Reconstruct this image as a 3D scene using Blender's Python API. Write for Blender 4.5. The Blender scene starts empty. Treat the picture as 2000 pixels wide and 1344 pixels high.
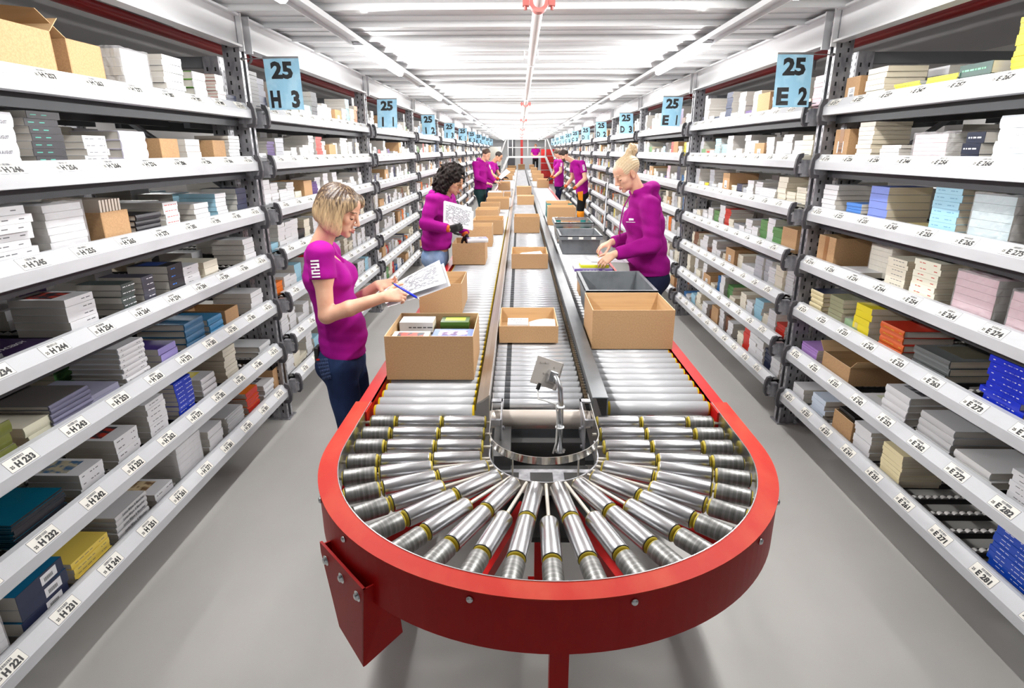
import bpy, bmesh, math, random
import numpy as np
from mathutils import Vector, Matrix
random.seed(7)
S = bpy.context.scene
COL = S.collection
# ------------------------------------------------------------------ camera
FPX, PITCH, YAW, ROLL, CAMH = 1151.7, 0.3172, 0.0134, -0.0032, 1.8
cd = bpy.data.cameras.new('camera'); cam = bpy.data.objects.new('camera', cd); COL.objects.link(cam)
cd.sensor_fit = 'HORIZONTAL'; cd.sensor_width = 36.0; cd.lens = FPX * 36.0 / 2000.0
cd.clip_start = 0.05; cd.clip_end = 200
cF = Vector((-math.sin(YAW) * math.cos(PITCH), math.cos(YAW) * math.cos(PITCH), -math.sin(PITCH)))
cR0 = Vector((math.cos(YAW), math.sin(YAW), 0)); cU0 = cR0.cross(cF)
cR = cR0 * math.cos(ROLL) + cU0 * math.sin(ROLL); cU = cU0 * math.cos(ROLL) - cR0 * math.sin(ROLL)
cam.matrix_world = Matrix(((cR.x, cU.x, -cF.x, 0), (cR.y, cU.y, -cF.y, 0), (cR.z, cU.z, -cF.z, CAMH), (0, 0, 0, 1)))
S.camera = cam
def at(u, v, Y):
    """the point at distance Y down the aisle that the photograph shows at (u, v)"""
    d = cF + cR * ((u - 1000) / FPX) + cU * ((672 - v) / FPX)
    return Vector((0, 0, CAMH)) + d * (Y / d.y)
def onz(u, v, z):
    d = cF + cR * ((u - 1000) / FPX) + cU * ((672 - v) / FPX)
    return Vector((0, 0, CAMH)) + d * ((z - CAMH) / d.z)
# ------------------------------------------------------------------ world, exposure
S.view_settings.view_transform = 'Standard'; S.view_settings.look = 'None'
S.view_settings.exposure = -0.08; S.view_settings.gamma = 1.0
S.view_settings.use_curve_mapping = False
W = bpy.data.worlds.new('world'); S.world = W; W.use_nodes = True
W.node_tree.nodes['Background'].inputs[0].default_value = (0.93, 0.96, 1.0, 1)
W.node_tree.nodes['Background'].inputs[1].default_value = 0.42
S.cycles.max_bounces = 6; S.cycles.diffuse_bounces = 3; S.cycles.glossy_bounces = 3
S.cycles.transmission_bounces = 4; S.cycles.transparent_max_bounces = 8
S.cycles.sample_clamp_indirect = 4.0; S.cycles.use_denoising = True; S.cycles.use_adaptive_sampling = True; S.cycles.adaptive_threshold = 0.04; S.cycles.adaptive_min_samples = 16
LAMP_W = 68.0
CX = 0.085                                  # centre line of the aisle
# ------------------------------------------------------------------ materials
MATS = {}
def mat(name, col, rough=0.5, metal=0.0, noise=None, bump=None, emit=None, alpha=None, spec=None, coat=0, trans=0, obj_noise=True):
    if name in MATS: return MATS[name]
    m = bpy.data.materials.new(name); m.use_nodes = True; MATS[name] = m
    nt = m.node_tree; b = nt.nodes['Principled BSDF']
    b.inputs['Base Color'].default_value = (*col, 1); b.inputs['Roughness'].default_value = rough
    b.inputs['Metallic'].default_value = metal
    if spec is not None: b.inputs['Specular IOR Level'].default_value = spec
    if coat: b.inputs['Coat Weight'].default_value = coat; b.inputs['Coat Roughness'].default_value = 0.1
    if trans: b.inputs['Transmission Weight'].default_value = trans
    if alpha is not None: b.inputs['Alpha'].default_value = alpha
    if emit: b.inputs['Emission Color'].default_value = (*emit[0], 1); b.inputs['Emission Strength'].default_value = emit[1]
    if noise or bump:
        tc = nt.nodes.new('ShaderNodeTexCoord'); mp = nt.nodes.new('ShaderNodeMapping')
        nt.links.new(tc.outputs['Object'], mp.inputs['Vector'])
    if noise:                                # (scale xyz, colour2, lo, hi, detail)
        sc, c2, lo, hi = noise[:4]
        mp.inputs['Scale'].default_value = sc
        n = nt.nodes.new('ShaderNodeTexNoise'); n.inputs['Scale'].default_value = 1; n.inputs['Detail'].default_value = 5
        r = nt.nodes.new('ShaderNodeValToRGB'); r.color_ramp.elements[0].position = lo; r.color_ramp.elements[1].position = hi
        r.color_ramp.elements[0].color = (*col, 1); r.color_ramp.elements[1].color = (*c2, 1)
        nt.links.new(mp.outputs[0], n.inputs['Vector']); nt.links.new(n.outputs['Fac'], r.inputs[0]); nt.links.new(r.outputs[0], b.inputs['Base Color'])
    if bump:                                 # (scale xyz, strength, distance)
        mp2 = nt.nodes.new('ShaderNodeMapping'); nt.links.new(tc.outputs['Object'], mp2.inputs['Vector']); mp2.inputs['Scale'].default_value = bump[0]
        n2 = nt.nodes.new('ShaderNodeTexNoise'); n2.inputs['Scale'].default_value = 1; n2.inputs['Detail'].default_value = 3
        bp = nt.nodes.new('ShaderNodeBump'); bp.inputs['Strength'].default_value = bump[1]; bp.inputs['Distance'].default_value = bump[2]
        nt.links.new(mp2.outputs[0], n2.inputs['Vector']); nt.links.new(n2.outputs['Fac'], bp.inputs['Height']); nt.links.new(bp.outputs[0], b.inputs['Normal'])
    return m
def s2l(r, g, b):
    f = lambda c: (c / 255) / 12.92 if c / 255 <= 0.04045 else ((c / 255 + 0.055) / 1.055) ** 2.4
    return (f(r), f(g), f(b))
WHITE = mat('white_paint', s2l(236, 238, 240), 0.35)
BEAMW = mat('beam_white', s2l(196, 198, 202), 0.38, noise=((9, 3, 9), s2l(180, 182, 186), 0.45, 0.8))
GALV = mat('galvanised_steel', s2l(186, 186, 190), 0.36, 0.55, noise=((30, 30, 12), s2l(130, 130, 136), 0.35, 0.7))
STEEL = mat('brushed_steel', s2l(215, 216, 218), 0.24, 1.0)
WORN = mat('worn_steel', s2l(150, 150, 148), 0.42, 0.8, noise=((110, 3, 3), s2l(92, 92, 90), 0.35, 0.7))
DARKST = mat('dark_steel', s2l(70, 72, 75), 0.45, 0.6)
CHAN = mat('channel_dark', s2l(52, 50, 50), 0.6, 0.3)
RUBBER = mat('dark_rubber', s2l(66, 64, 68), 0.55)
PVCG = mat('roller_grey', s2l(180, 181, 184), 0.33)
YEL = mat('yellow_cap', s2l(226, 190, 30), 0.4)
OLIVE = mat('olive_yellow', s2l(178, 160, 48), 0.4)
BLACKP = mat('black_plastic', s2l(28, 27, 26), 0.4)
RED = mat('red_paint', s2l(172, 3, 3), 0.42, noise=((7, 7, 7), s2l(180, 10, 6), 0.5, 0.72), spec=.25)
SCUFF = mat('red_paint_scuffed', s2l(176, 30, 12), 0.55, noise=((9, 4, 5), s2l(184, 58, 36), 0.42, 0.66), spec=.25)
REDPIPE = mat('red_pipe', s2l(170, 24, 24), 0.35)
CARD = mat('cardboard', s2l(188, 150, 108), 0.75, noise=((160, 160, 160), s2l(176, 138, 98), 0.4, 0.62))
CARDIN = mat('cardboard_inside', s2l(206, 172, 128), 0.8, noise=((3, 3, 60), s2l(196, 160, 118), 0.4, 0.65))
CARDEDGE = mat('cardboard_edge', s2l(226, 200, 164), 0.8)
PAPER = mat('paper_pages', s2l(210, 206, 199), 0.8, noise=((2, 2, 420), s2l(206, 200, 190), 0.4, 0.65))
CREAMP = mat('cream_pages', s2l(232, 221, 198), 0.8, noise=((2, 2, 420), s2l(212, 199, 174), 0.4, 0.65))
PLAIN = mat('plain_paper', s2l(228, 228, 232), 0.6)
INK = mat('black_ink', s2l(25, 25, 28), 0.5)
STICK = mat('label_paper', s2l(232, 230, 222), 0.55)
MIDGREY = mat('print_grey', s2l(96, 98, 106), 0.6)
# ------------------------------------------------------------------ tagging and mesh building
def tag(o, label=None, cat=None, group=None, kind=None):
    if label: o['label'] = label
    if cat: o['category'] = cat
    if group: o['group'] = group
    if kind: o['kind'] = kind
    return o
def empty(name, loc=(0, 0, 0), rz=0, label=None, cat=None, group=None):
    o = bpy.data.objects.new(name, None); COL.objects.link(o); o.location = loc; o.rotation_euler = (0, 0, rz)
    o.empty_display_size = 0.1
    return tag(o, label, cat, group)
def link(name, me, parent=None):
    o = bpy.data.objects.new(name, me); COL.objects.link(o)
    if parent is not None: o.parent = parent
    return o
def copy_tree(o, parent=None, loc=None, rz=None):
    c = o.copy(); COL.objects.link(c)
    if parent is not None: c.parent = parent
    if loc is not None: c.location = loc
    if rz is not None: c.rotation_euler = (c.rotation_euler[0], c.rotation_euler[1], rz)
    for ch in o.children: copy_tree(ch, c)
    return c
class MB:
    def __init__(s, org=(0, 0, 0)): s.v = []; s.f = []; s.m = []; s.sm = []; s.o = Vector(org)
    def add(s, vs, fs, m=0, sm=False):
        n = len(s.v); s.v += [Vector(p) - s.o for p in vs]
        for f in fs: s.f.append([n + i for i in f]); s.m.append(m); s.sm.append(sm)
        return s
    def box(s, x0, x1, y0, y1, z0, z1, m=0, mats=None):
        """mats: material per face -z +z -y +y -x +x"""
        vs = [(x, y, z) for z in (z0, z1) for y in (y0, y1) for x in (x0, x1)]
        fs = [(0, 2, 3, 1), (4, 5, 7, 6), (0, 1, 5, 4), (2, 6, 7, 3), (0, 4, 6, 2), (1, 3, 7, 5)]
        n = len(s.v); s.v += [Vector(p) - s.o for p in vs]
        for i, f in enumerate(fs): s.f.append([n + k for k in f]); s.m.append(mats[i] if mats else m); s.sm.append(False)
        return s
    def hexa(s, vs, m=0):
        """eight corners: bottom four round, top four round"""
        return s.add(vs, [(3, 2, 1, 0), (4, 5, 6, 7), (0, 1, 5, 4), (1, 2, 6, 5), (2, 3, 7, 6), (3, 0, 4, 7)], m)
    def quad(s, a, b, c, d, m=0): return s.add([a, b, c, d], [(0, 1, 2, 3)], m)
    def cyl(s, a, b, r0, r1=None, seg=12, m=0, cap=True, mc=None):
        a = Vector(a); b = Vector(b); r1 = r0 if r1 is None else r1
        w = (b - a).normalized(); u = w.orthogonal().normalized(); t = w.cross(u)
        vs = []
        for p, r in ((a, r0), (b, r1)):
            for i in range(seg):
                an = 2 * math.pi * i / seg; vs.append(p + u * (r * math.cos(an)) + t * (r * math.sin(an)))
        s.add(vs, [(i, (i + 1) % seg, seg + (i + 1) % seg, seg + i) for i in range(seg)], m, True)
        if cap: s.add(vs, [tuple(range(seg))[::-1], tuple(range(seg, 2 * seg))], m if mc is None else mc, False)
        return s
    def lathe(s, a, b, prof, seg=20, m=0):
        """prof: (t along a->b in metres, radius, material)"""
        a = Vector(a); b = Vector(b); w = (b - a).normalized(); u = w.orthogonal().normalized(); t = w.cross(u)
        n = len(s.v)
        for (d, r, mm) in prof:
            for i in range(seg):
                an = 2 * math.pi * i / seg; s.v.append(a + w * d + u * (r * math.cos(an)) + t * (r * math.sin(an)) - s.o)
        for k in range(len(prof) - 1):
            sharp = abs(prof[k][0] - prof[k + 1][0]) < 1e-5
            for i in range(seg):
                j = (i + 1) % seg
                s.f.append([n + k * seg + i, n + k * seg + j, n + (k + 1) * seg + j, n + (k + 1) * seg + i]); s.m.append(prof[k][2]); s.sm.append(not sharp)
        s.f.append([n + i for i in range(seg)][::-1]); s.m.append(prof[0][2]); s.sm.append(False)
        s.f.append([n + (len(prof) - 1) * seg + i for i in range(seg)]); s.m.append(prof[-1][2]); s.sm.append(False)
        return s
    def tube(s, pts, r, seg=8, m=0):
        pts = [Vector(p) for p in pts]; n = len(s.v); up = None
        for i, p in enumerate(pts):
            w = (pts[min(i + 1, len(pts) - 1)] - pts[max(i - 1, 0)]).normalized()
            if up is None: up = w.orthogonal().normalized()
            u = (up - w * up.dot(w)).normalized(); up = u; t = w.cross(u)
            rr = r[i] if isinstance(r, (list, tuple)) else r
            for k in range(seg):
                an = 2 * math.pi * k / seg; s.v.append(p + u * (rr * math.cos(an)) + t * (rr * math.sin(an)) - s.o)
        for i in range(len(pts) - 1):
            for k in range(seg):
                j = (k + 1) % seg; s.f.append([n + i * seg + k, n + i * seg + j, n + (i + 1) * seg + j, n + (i + 1) * seg + k]); s.m.append(m); s.sm.append(True)
        s.f.append([n + k for k in range(seg)][::-1]); s.m.append(m); s.sm.append(False)
        s.f.append([n + (len(pts) - 1) * seg + k for k in range(seg)]); s.m.append(m); s.sm.append(False)
        return s
    def extr(s, prof, a, b, ax, ay, m=0, closed=True):
        """profile of 2-D points spanned by ax, ay, swept from a to b"""
        a = Vector(a); b = Vector(b); ax = Vector(ax); ay = Vector(ay); k = len(prof)
        vs = [a + ax * p + ay * q for p, q in prof] + [b + ax * p + ay * q for p, q in prof]
        fs = [(i, (i + 1) % k, k + (i + 1) % k, k + i) for i in range(k if closed else k - 1)]
        s.add(vs, fs, m)
        if closed: s.add(vs, [tuple(range(k))[::-1], tuple(range(k, 2 * k))], m)
        return s
    def mesh(s, name, mats):
        me = bpy.data.meshes.new(name); me.from_pydata([tuple(v) for v in s.v], [], s.f)
        for m in (mats if isinstance(mats, (list, tuple)) else [mats]): me.materials.append(m)
        me.polygons.foreach_set('material_index', s.m); me.polygons.foreach_set('use_smooth', s.sm); me.update()
        return me
    def build(s, name, mats, parent=None, recalc=True):
        me = s.mesh(name, mats)
        if recalc:
            bm = bmesh.new(); bm.from_mesh(me); bmesh.ops.recalc_face_normals(bm, faces=bm.faces); bm.to_mesh(me); bm.free()
        return link(name, me, parent)
def bevel(o, w=0.003, seg=2, ang=0.6):
    md = o.modifiers.new('bevel', 'BEVEL'); md.width = w; md.segments = seg; md.limit_method = 'ANGLE'; md.angle_limit = ang
    return o
# ------------------------------------------------------------------ lettering
GLY = {}
def glyph(ch, bold=0.0):
    k = (ch, bold)
    if k in GLY: return GLY[k]
    def ev(body):
        cu = bpy.data.curves.new('t', 'FONT'); cu.body = body; cu.size = 1; cu.resolution_u = 2; cu.offset = bold
        o = bpy.data.objects.new('t', cu); COL.objects.link(o)
        dg = bpy.context.evaluated_depsgraph_get(); e = o.evaluated_get(dg); me = e.to_mesh()
        vs = [v.co.copy() for v in me.vertices]; fs = [tuple(p.vertices) for p in me.polygons]
        e.to_mesh_clear(); bpy.data.objects.remove(o); bpy.data.curves.remove(cu)
        return vs, fs
    vs, fs = ev(ch); v2, _ = ev(ch + '|'); v1, _ = ev('|')
    adv = (max(v.x for v in v2) - max(v.x for v in v1)) if ch != ' ' else 0.28
    GLY[k] = (vs, fs, adv); return GLY[k]
def text_geo(s, bold=0.0):
    x = 0; out = []
    for ch in s:
        if ch == ' ': x += 0.3; continue
        vs, fs, adv = glyph(ch, bold); out.append((x, vs, fs)); x += adv
    return out, x
def put_text(mb, s, org, ax, ay, h, m=0, bold=0.0, width=None, center=True, off=0.0006):
    """lettering laid on a surface: org centre, ax reading direction, ay up, h cap height"""
    ax = Vector(ax).normalized(); ay = Vector(ay).normalized(); nz = ax.cross(ay); geo, w = text_geo(s, bold)
    sy = h / 0.70; sx = sy if width is None else width / max(w, 1e-3)
    o = Vector(org) + nz * off - (ax * (w * sx / 2) + ay * (h / 2) if center else Vector((0, 0, 0)))
    for x, vs, fs in geo: mb.add([o + ax * ((x + v.x) * sx) + ay * (v.y * sy) for v in vs], fs, m)
# ------------------------------------------------------------------ lamps first (they light everything)
CEIL = 2.57
LAMPX = (CX - 1.21, CX + 1.21)
EMIT = mat('lamp_diffuser', (1, 1, 1), 0.5, emit=((1.0, 0.985, 0.96), 9.0)); EMIT.cycles.emission_sampling = 'NONE'
def make_lamp():
    r = empty('strip_light', (0, 0, 2.5))
    MB().box(-.035, .035, -.76, .76, .0, .02).build('lamp_housing', WHITE, r)
    MB().extr([(-.03, 0), (-.026, -.022), (-.012, -.034), (.012, -.034), (.026, -.022), (.03, 0)], (0, -.75, 0), (0, .75, 0), (1, 0, 0), (0, 0, 1)).build('lamp_diffuser', EMIT, r)
    for dx, ang, pw in ((-.034, -80, .05), (.034, 72, .62), (0, 0, .27)):
        ld = bpy.data.lights.new('strip_lamp', 'AREA'); ld.shape = 'RECTANGLE'; ld.size = 0.05; ld.size_y = 1.5; ld.energy = LAMP_W * pw; ld.color = (1.0, 0.985, 0.965)
        lo = bpy.data.objects.new('strip_lamp', ld); COL.objects.link(lo); lo.parent = r; lo.location = (dx * 1.25, 0, -.02 if dx else -.042); lo.rotation_euler = (0, math.radians(-ang), 0)
    return r
lamp0 = make_lamp()
ordn = ['first', 'second', 'third', 'fourth', 'fifth', 'sixth', 'seventh', 'eighth', 'ninth', 'tenth', 'eleventh', 'twelfth', 'thirteenth', 'fourteenth', 'fifteenth', 'sixteenth']
k = 0
for si, x in enumerate(LAMPX):
    for j in range(-1, 14):
        o = lamp0 if k == 0 else copy_tree(lamp0)
        o.location = (x, 5.3 + 2.9 * j, 2.5); o.rotation_euler = (0, 0, 0 if si == 0 else math.pi); k += 1
        side = ('H to L', 'E to A')[si]
        if j >= 0: tag(o, '%s lit strip light from the front, beside the %s racks' % (ordn[j], side), 'ceiling light', 'strip lights under the ceiling')
        else: tag(o, 'strip light over the aisle before the conveyor end', 'ceiling light', 'strip lights before the conveyor end')
for si, x in enumerate((-4.3, 4.45)):          # lamps added beyond the racks to brighten the dark space there
    for j in range(0, 5):
        o = copy_tree(lamp0); o.location = (x, 2.4 + 4.2 * j, 2.765); o.rotation_euler = (0, 0, math.pi if x > 0 else 0)
        tag(o, 'strip light in the neighbouring aisle beyond the %s racks' % ('H', 'E')[si], 'ceiling light', 'strip lights of the aisle beyond the %s racks' % ('H', 'E')[si])
# ------------------------------------------------------------------ floor, walls, ceiling
YB, YF = -5.0, 46.0
FLOORM = mat('floor_epoxy', s2l(198, 196, 192), 0.34, noise=((1.1, .8, 1), s2l(180, 178, 174), 0.35, 0.75), bump=((3, 3, 3), 0.06, 0.01), spec=0.45)
nt = FLOORM.node_tree
o = MB().box(-7, 7, YB, YF, -.1, 0).build('floor', FLOORM); tag(o, 'light grey sealed concrete floor with scuffs', kind='structure')
CEILM = mat('ceiling_white', s2l(238, 239, 240), 0.3, noise=((.5, 1.2, 1), s2l(222, 223, 224), 0.4, 0.7))
mb = MB(); y = YB; xl, xr = -1.75, 1.92
while y < YF:                                  # sheet-metal cassettes with turned-down flanges
    mb.box(xl, xr, y + .004, y + .476, CEIL, CEIL + .012)
    mb.box(xl, xr, y + .004, y + .010, CEIL - .030, CEIL)
    mb.box(xl, xr, y + .004, y + .030, CEIL - .034, CEIL - .030)
    for t in (.17, .31): mb.box(xl, xr, y + t, y + t + .014, CEIL - .006, CEIL)
    y += .48
mb.box(xl, xr, YB, YF, CEIL + .02, CEIL + .1)
o = mb.build('ceiling', CEILM); tag(o, 'white sheet metal cassette ceiling with cross flanges', kind='structure')
DARKC = mat('ceiling_side_grey', s2l(156, 154, 154), 0.6)
for sgn, xe, nm in ((-1, xl, 'left'), (1, xr, 'right')):
    mb = MB(); y = YB
    while y < 20:
        mb.box(min(xe, xe + sgn * 4), max(xe, xe + sgn * 4), y, y + .9, 2.95, 2.99); mb.box(min(xe, xe + sgn * 4), max(xe, xe + sgn * 4), y + .9, y + .96, 2.8, 2.99); y += .96
    tag(mb.build('ceiling_' + nm, DARKC), 'dark grey raised ceiling above the racks', kind='structure')
    tag(MB().box(sgn * 5.2 - .05, sgn * 5.2 + .05, YB, YF, 0, 3).build('wall_' + nm, mat('wall_grey', s2l(160, 158, 157), 0.7)), 'grey wall far behind the racks', kind='structure')
FARW = mat('far_wall', s2l(196, 196, 198), 0.6)
tag(MB().box(-5.2, 5.2, YF - .1, YF, 0, 3).build('wall_far', FARW), 'grey wall closing the far end of the aisle', kind='structure')
# ------------------------------------------------------------------ ceiling run: trays, pipe, side beams
TRAY = mat('tray_white', s2l(232, 234, 236), 0.35)
for si, x in enumerate(LAMPX):
    t = MB().extr([(-.05, .03), (.05, .03), (.05, .0), (.042, .0), (.042, .024), (-.042, .024), (-.042, 0), (-.05, 0)], (x, YB, 2.5), (x, YF - .2, 2.5), (1, 0, 0), (0, 0, 1)).build('lighting_tray', TRAY)
    tag(t, 'white metal lighting tray running along the ceiling beside %s racks' % ('the H to L', 'the E to A')[si], 'cable tray')
PIPEM = mat('pipe_white', s2l(240, 234, 232), 0.35)
PINK = mat('coupling_pink', s2l(222, 128, 122), 0.4)
PX, PZ = .088, 2.45
r = empty('sprinkler_pipe', (PX, YB, PZ), label='white sprinkler pipe with pink red couplings along the middle of the ceiling', cat='pipe')
MB(r.location).cyl((PX, YB, PZ), (PX, YF - .2, PZ), .027, seg=16).build('pipe_run', PIPEM, r)
for yc in (3.09, 9.35, 14.3, 20.5, 26.6, 32.5):
    m = MB(r.location); m.cyl((PX, yc - .03, PZ), (PX, yc + .03, PZ), .044, seg=18)
    for s_ in (-1, 1): m.box(PX + s_ * .045, PX + s_ * .075, yc - .02, yc + .02, PZ - .014, PZ + .014); m.cyl((PX + s_ * .062, yc, PZ - .03), (PX + s_ * .062, yc, PZ + .03), .008)
    m.build('pipe_coupling', PINK, r)
for yc in (5.04, 8.4, 11.8, 17.4, 23.6):
    m = MB(r.location); m.cyl((PX, yc - .012, PZ), (PX, yc + .012, PZ), .033, seg=16)
    for s_ in (-1, 1): m.box(PX + s_ * .03, PX + s_ * .062, yc - .01, yc + .01, PZ - .006, PZ + .03); m.cyl((PX + s_ * .052, yc, PZ), (PX + s_ * .052, yc, CEIL - .036), .004)
    m.build('pipe_clamp', TRAY, r)
# I-beams along the rack fronts
BEAMSTEEL = mat('side_beam_white', s2l(232, 233, 235), 0.28)
LX, RX = -1.59, 1.75
LB0, LP, RB0, RP = 3.84, 2.90, 3.79, 2.82      # first bay joint and bay pitch on each side
NB = 10
for si, (x, b0, p, sg) in enumerate(((LX, LB0, LP, 1), (RX, RB0, RP, -1))):
    for j in range(-1, NB + 1):
        ya, yb = b0 + p * (j - 1) + .055, b0 + p * j - .055
        h0, h1 = 2.375, 2.55
        xo = x - sg * .055
        m = MB(); m.extr([(-.035, h0), (.035, h0), (.035, h0 + .012), (.006, h0 + .012), (.006, h1 - .012), (.035, h1 - .012), (.035, h1), (-.035, h1), (-.035, h1 - .012), (-.006, h1 - .012), (-.006, h0 + .012), (-.035, h0 + .012)], (xo, ya, 0), (xo, yb, 0), (1, 0, 0), (0, 0, 1))
        for ye in (ya, yb): m.box(xo - .04, xo + .04, ye - .006, ye + .006, h0 - .02, h1 + .005)
        tag(m.build('steel_beam', BEAMSTEEL), 'white steel beam above bay %s of the %s racks' % (ordn[j + 1], ('H to L', 'E to A')[si]), 'beam', 'beams above the racks')
# red sprinkler pipes above the racks
for si, (x, z) in enumerate(((-2.2, 2.51), (2.35, 2.51))):
    r = empty('red_pipe', (x, YB, z), label='dark red sprinkler pipe under the grey ceiling above the %s racks' % ('H', 'E')[si], cat='pipe')
    MB(r.location).cyl((x, YB, z), (x, 30, z), .035, seg=14).build('pipe_run', REDPIPE, r)
    for yc in (.8, 2.9, 5.8, 8.7):
        MB(r.location).cyl((x, yc - .04, z), (x, yc + .04, z), .05, seg=14).build('pipe_coupling', REDPIPE, r)
    for yc in (2.3, 5.2):
        m = MB(r.location); m.cyl((x, yc, z - .11), (x, yc, z - .03), .014); m.cyl((x, yc, z - .12), (x, yc, z - .115), .028); m.cyl((x, yc - .02, z), (x, yc + .02, z), .042, seg=12)
        m.build('sprinkler_head', GALV, r)

DUCT = mat('duct_grey', s2l(186, 184, 183), 0.6)
for si, x in enumerate((-3.05, 3.22)):
    tag(MB().box(x - .15, x + .15, YB, 24, 2.42, 2.72).build('air_duct', DUCT), 'long grey sheet-metal duct above the back of the %s racks' % ('H', 'E')[si], 'duct')
# ------------------------------------------------------------------ racks
Z1, DZ = 0.195, 0.2985
def zlev(l): return Z1 + DZ * (l - 1)
SURF = 0.050                                 # goods stand this far above the beam's lower edge
SIDES = (dict(n='H', x=LX, b0=LB0, p=LP, sg=1, signs=['H 3', 'I 1', 'I 2', 'I 3', 'K 1', 'K 2', 'K 3', 'L 1', 'L 2', 'L 3']),
         dict(n='E', x=RX, b0=RB0, p=RP, sg=-1, signs=['E 2', 'E 1', 'D 3', 'D 2', 'D 1', 'C 3', 'C 2', 'C 1', 'B 3', 'B 2']))
PITCHC = 0.2437
def bay_range(sd, j): return sd['b0'] + sd['p'] * (j - 1) + .11, sd['b0'] + sd['p'] * j - .11
def col_y(sd, c):                            # where along the aisle the label of column c sits
    return 1.427 + (c - 22) * PITCHC if sd['n'] == 'H' else 3.586 - (c - 21) * PITCHC
BAYNAME = [['the near H bay'] + ['the bay under sign ' + s.replace(' ', '') for s in SIDES[0]['signs']], ['the near E bay'] + ['the bay under sign ' + s.replace(' ', '') for s in SIDES[1]['signs']]]
levn = {1: 'bottom', 2: 'second', 3: 'third', 4: 'fourth', 5: 'fifth', 6: 'sixth', 7: 'top'}
ROLLW = mat('white_wheels', s2l(214, 212, 210), 0.4)
def shelf_meshes(L, sg, full):
    d = {}
    m = MB(); q = [(0, .002), (-.002, 0), (-.05, 0), (-.05, .02), (-.01, .02), (-.01, .038), (-.036, .08), (-.06, .08), (-.06, .084), (-.034, .085), (0, .044)]
    m.extr(q, (0, 0, 0), (0, L, 0), (sg, 0, 0), (0, 0, 1)); d['beam'] = m.mesh('front_beam', [BEAMW])
    m = MB()
    n = int(L / .125)
    if full:
        for i in range(n):
            y = L * (i + .5) / n
            m.box(-.98 * sg, -.062 * sg, y - .016, y - .011, .018, .040, 0) if sg > 0 else m.box(.062, .98, y - .016, y - .011, .018, .040, 0)
            m.box(*( (-.98, -.062) if sg > 0 else (.062, .98)), y + .011, y + .016, .018, .040, 0)
            m.box(*( (-.98, -.062) if sg > 0 else (.062, .98)), y - .016, y + .016, .014, .019, 0)
            for k in range(26):
                x = -sg * (.085 + k * .034); m.cyl((x, y - .010, .034), (x, y + .010, .034), .0150, seg=8, m=1)
    else:
        m.box(*((-.98, -.062) if sg > 0 else (.062, .98)), .02, L - .02, .030, .046, 0)
    for x in (.10, .52, .96):
        m.box(*sorted((-sg * (x - .02), -sg * (x + .02))), 0.01, L - .01, -.045, .016, 2)
    d['bed'] = m.mesh('roller_bed', [CHAN, ROLLW, DARKST])
    br = MB(); br.box(*sorted((-sg * .10, sg * .004)), -.048, 0, -.03, .03, 0); br.box(*sorted((-sg * .06, -sg * .012)), -.045, -.006, -.05, .05, 0)
    br.cyl((sg * .004, -.024, .018), (sg * .009, -.024, .018), .006, seg=8)
    d['br'] = br.mesh('end_bracket', [GALV])
    rb = MB(); pr = [(-.035, -.052), (.006, -.052), (.018, -.034), (.024, 0.0), (.019, .055), (.008, .084), (-.02, .092), (-.02, .066), (.0, .054), (.004, 0), (-.001, -.028), (-.035, -.034)]
    rb.extr(pr, (0, -.024, 0), (0, .0, 0), (sg, 0, 0), (0, 0, 1)); d['rb'] = rb.mesh('rubber_bumper', [RUBBER])
    return d
SHM = {}
def label_mesh(sd, c, l, sg):
    """sticker on the sloping face: paper, bar code, lettering"""
    m = MB(); ax = Vector((0, sg, 0)); s_ = Vector((-.034 * sg, 0, .041)).normalized(); nz = ax.cross(s_)
    w, h = .056, .022; o = nz * .0006
    m.quad(*(o * .5 + ax * a + s_ * b for a, b in ((-w - .0014, -h - .0014), (w + .0014, -h - .0014), (w + .0014, h + .0014), (-w - .0014, h + .0014))), 2)
    m.quad(*(o + ax * a + s_ * b for a, b in ((-w, -h), (w, -h), (w, h), (-w, h))), 0)
    rr = random.Random(c * 100 + l)
    x = -.022
    while x < .022:
        b = rr.choice((.0008, .0016, .0024)); m.quad(*(o * 2 + ax * a + s_ * e for a, e in ((x, .009), (x + b, .009), (x + b, .018), (x, .018))), 2); x += b + rr.choice((.0011, .002))
    put_text(m, '25', nz * .001 + ax * -.042 + s_ * -.007, ax, s_, .010, 1, .03, off=.0004)
    put_text(m, '%s %d%d' % (sd['n'], c, l), nz * .001 + ax * .010 + s_ * -.006, ax, s_, .020, 1, .05, width=.074, off=.0004)
    return m.mesh('shelf_label', [STICK, INK, MIDGREY])
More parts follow.
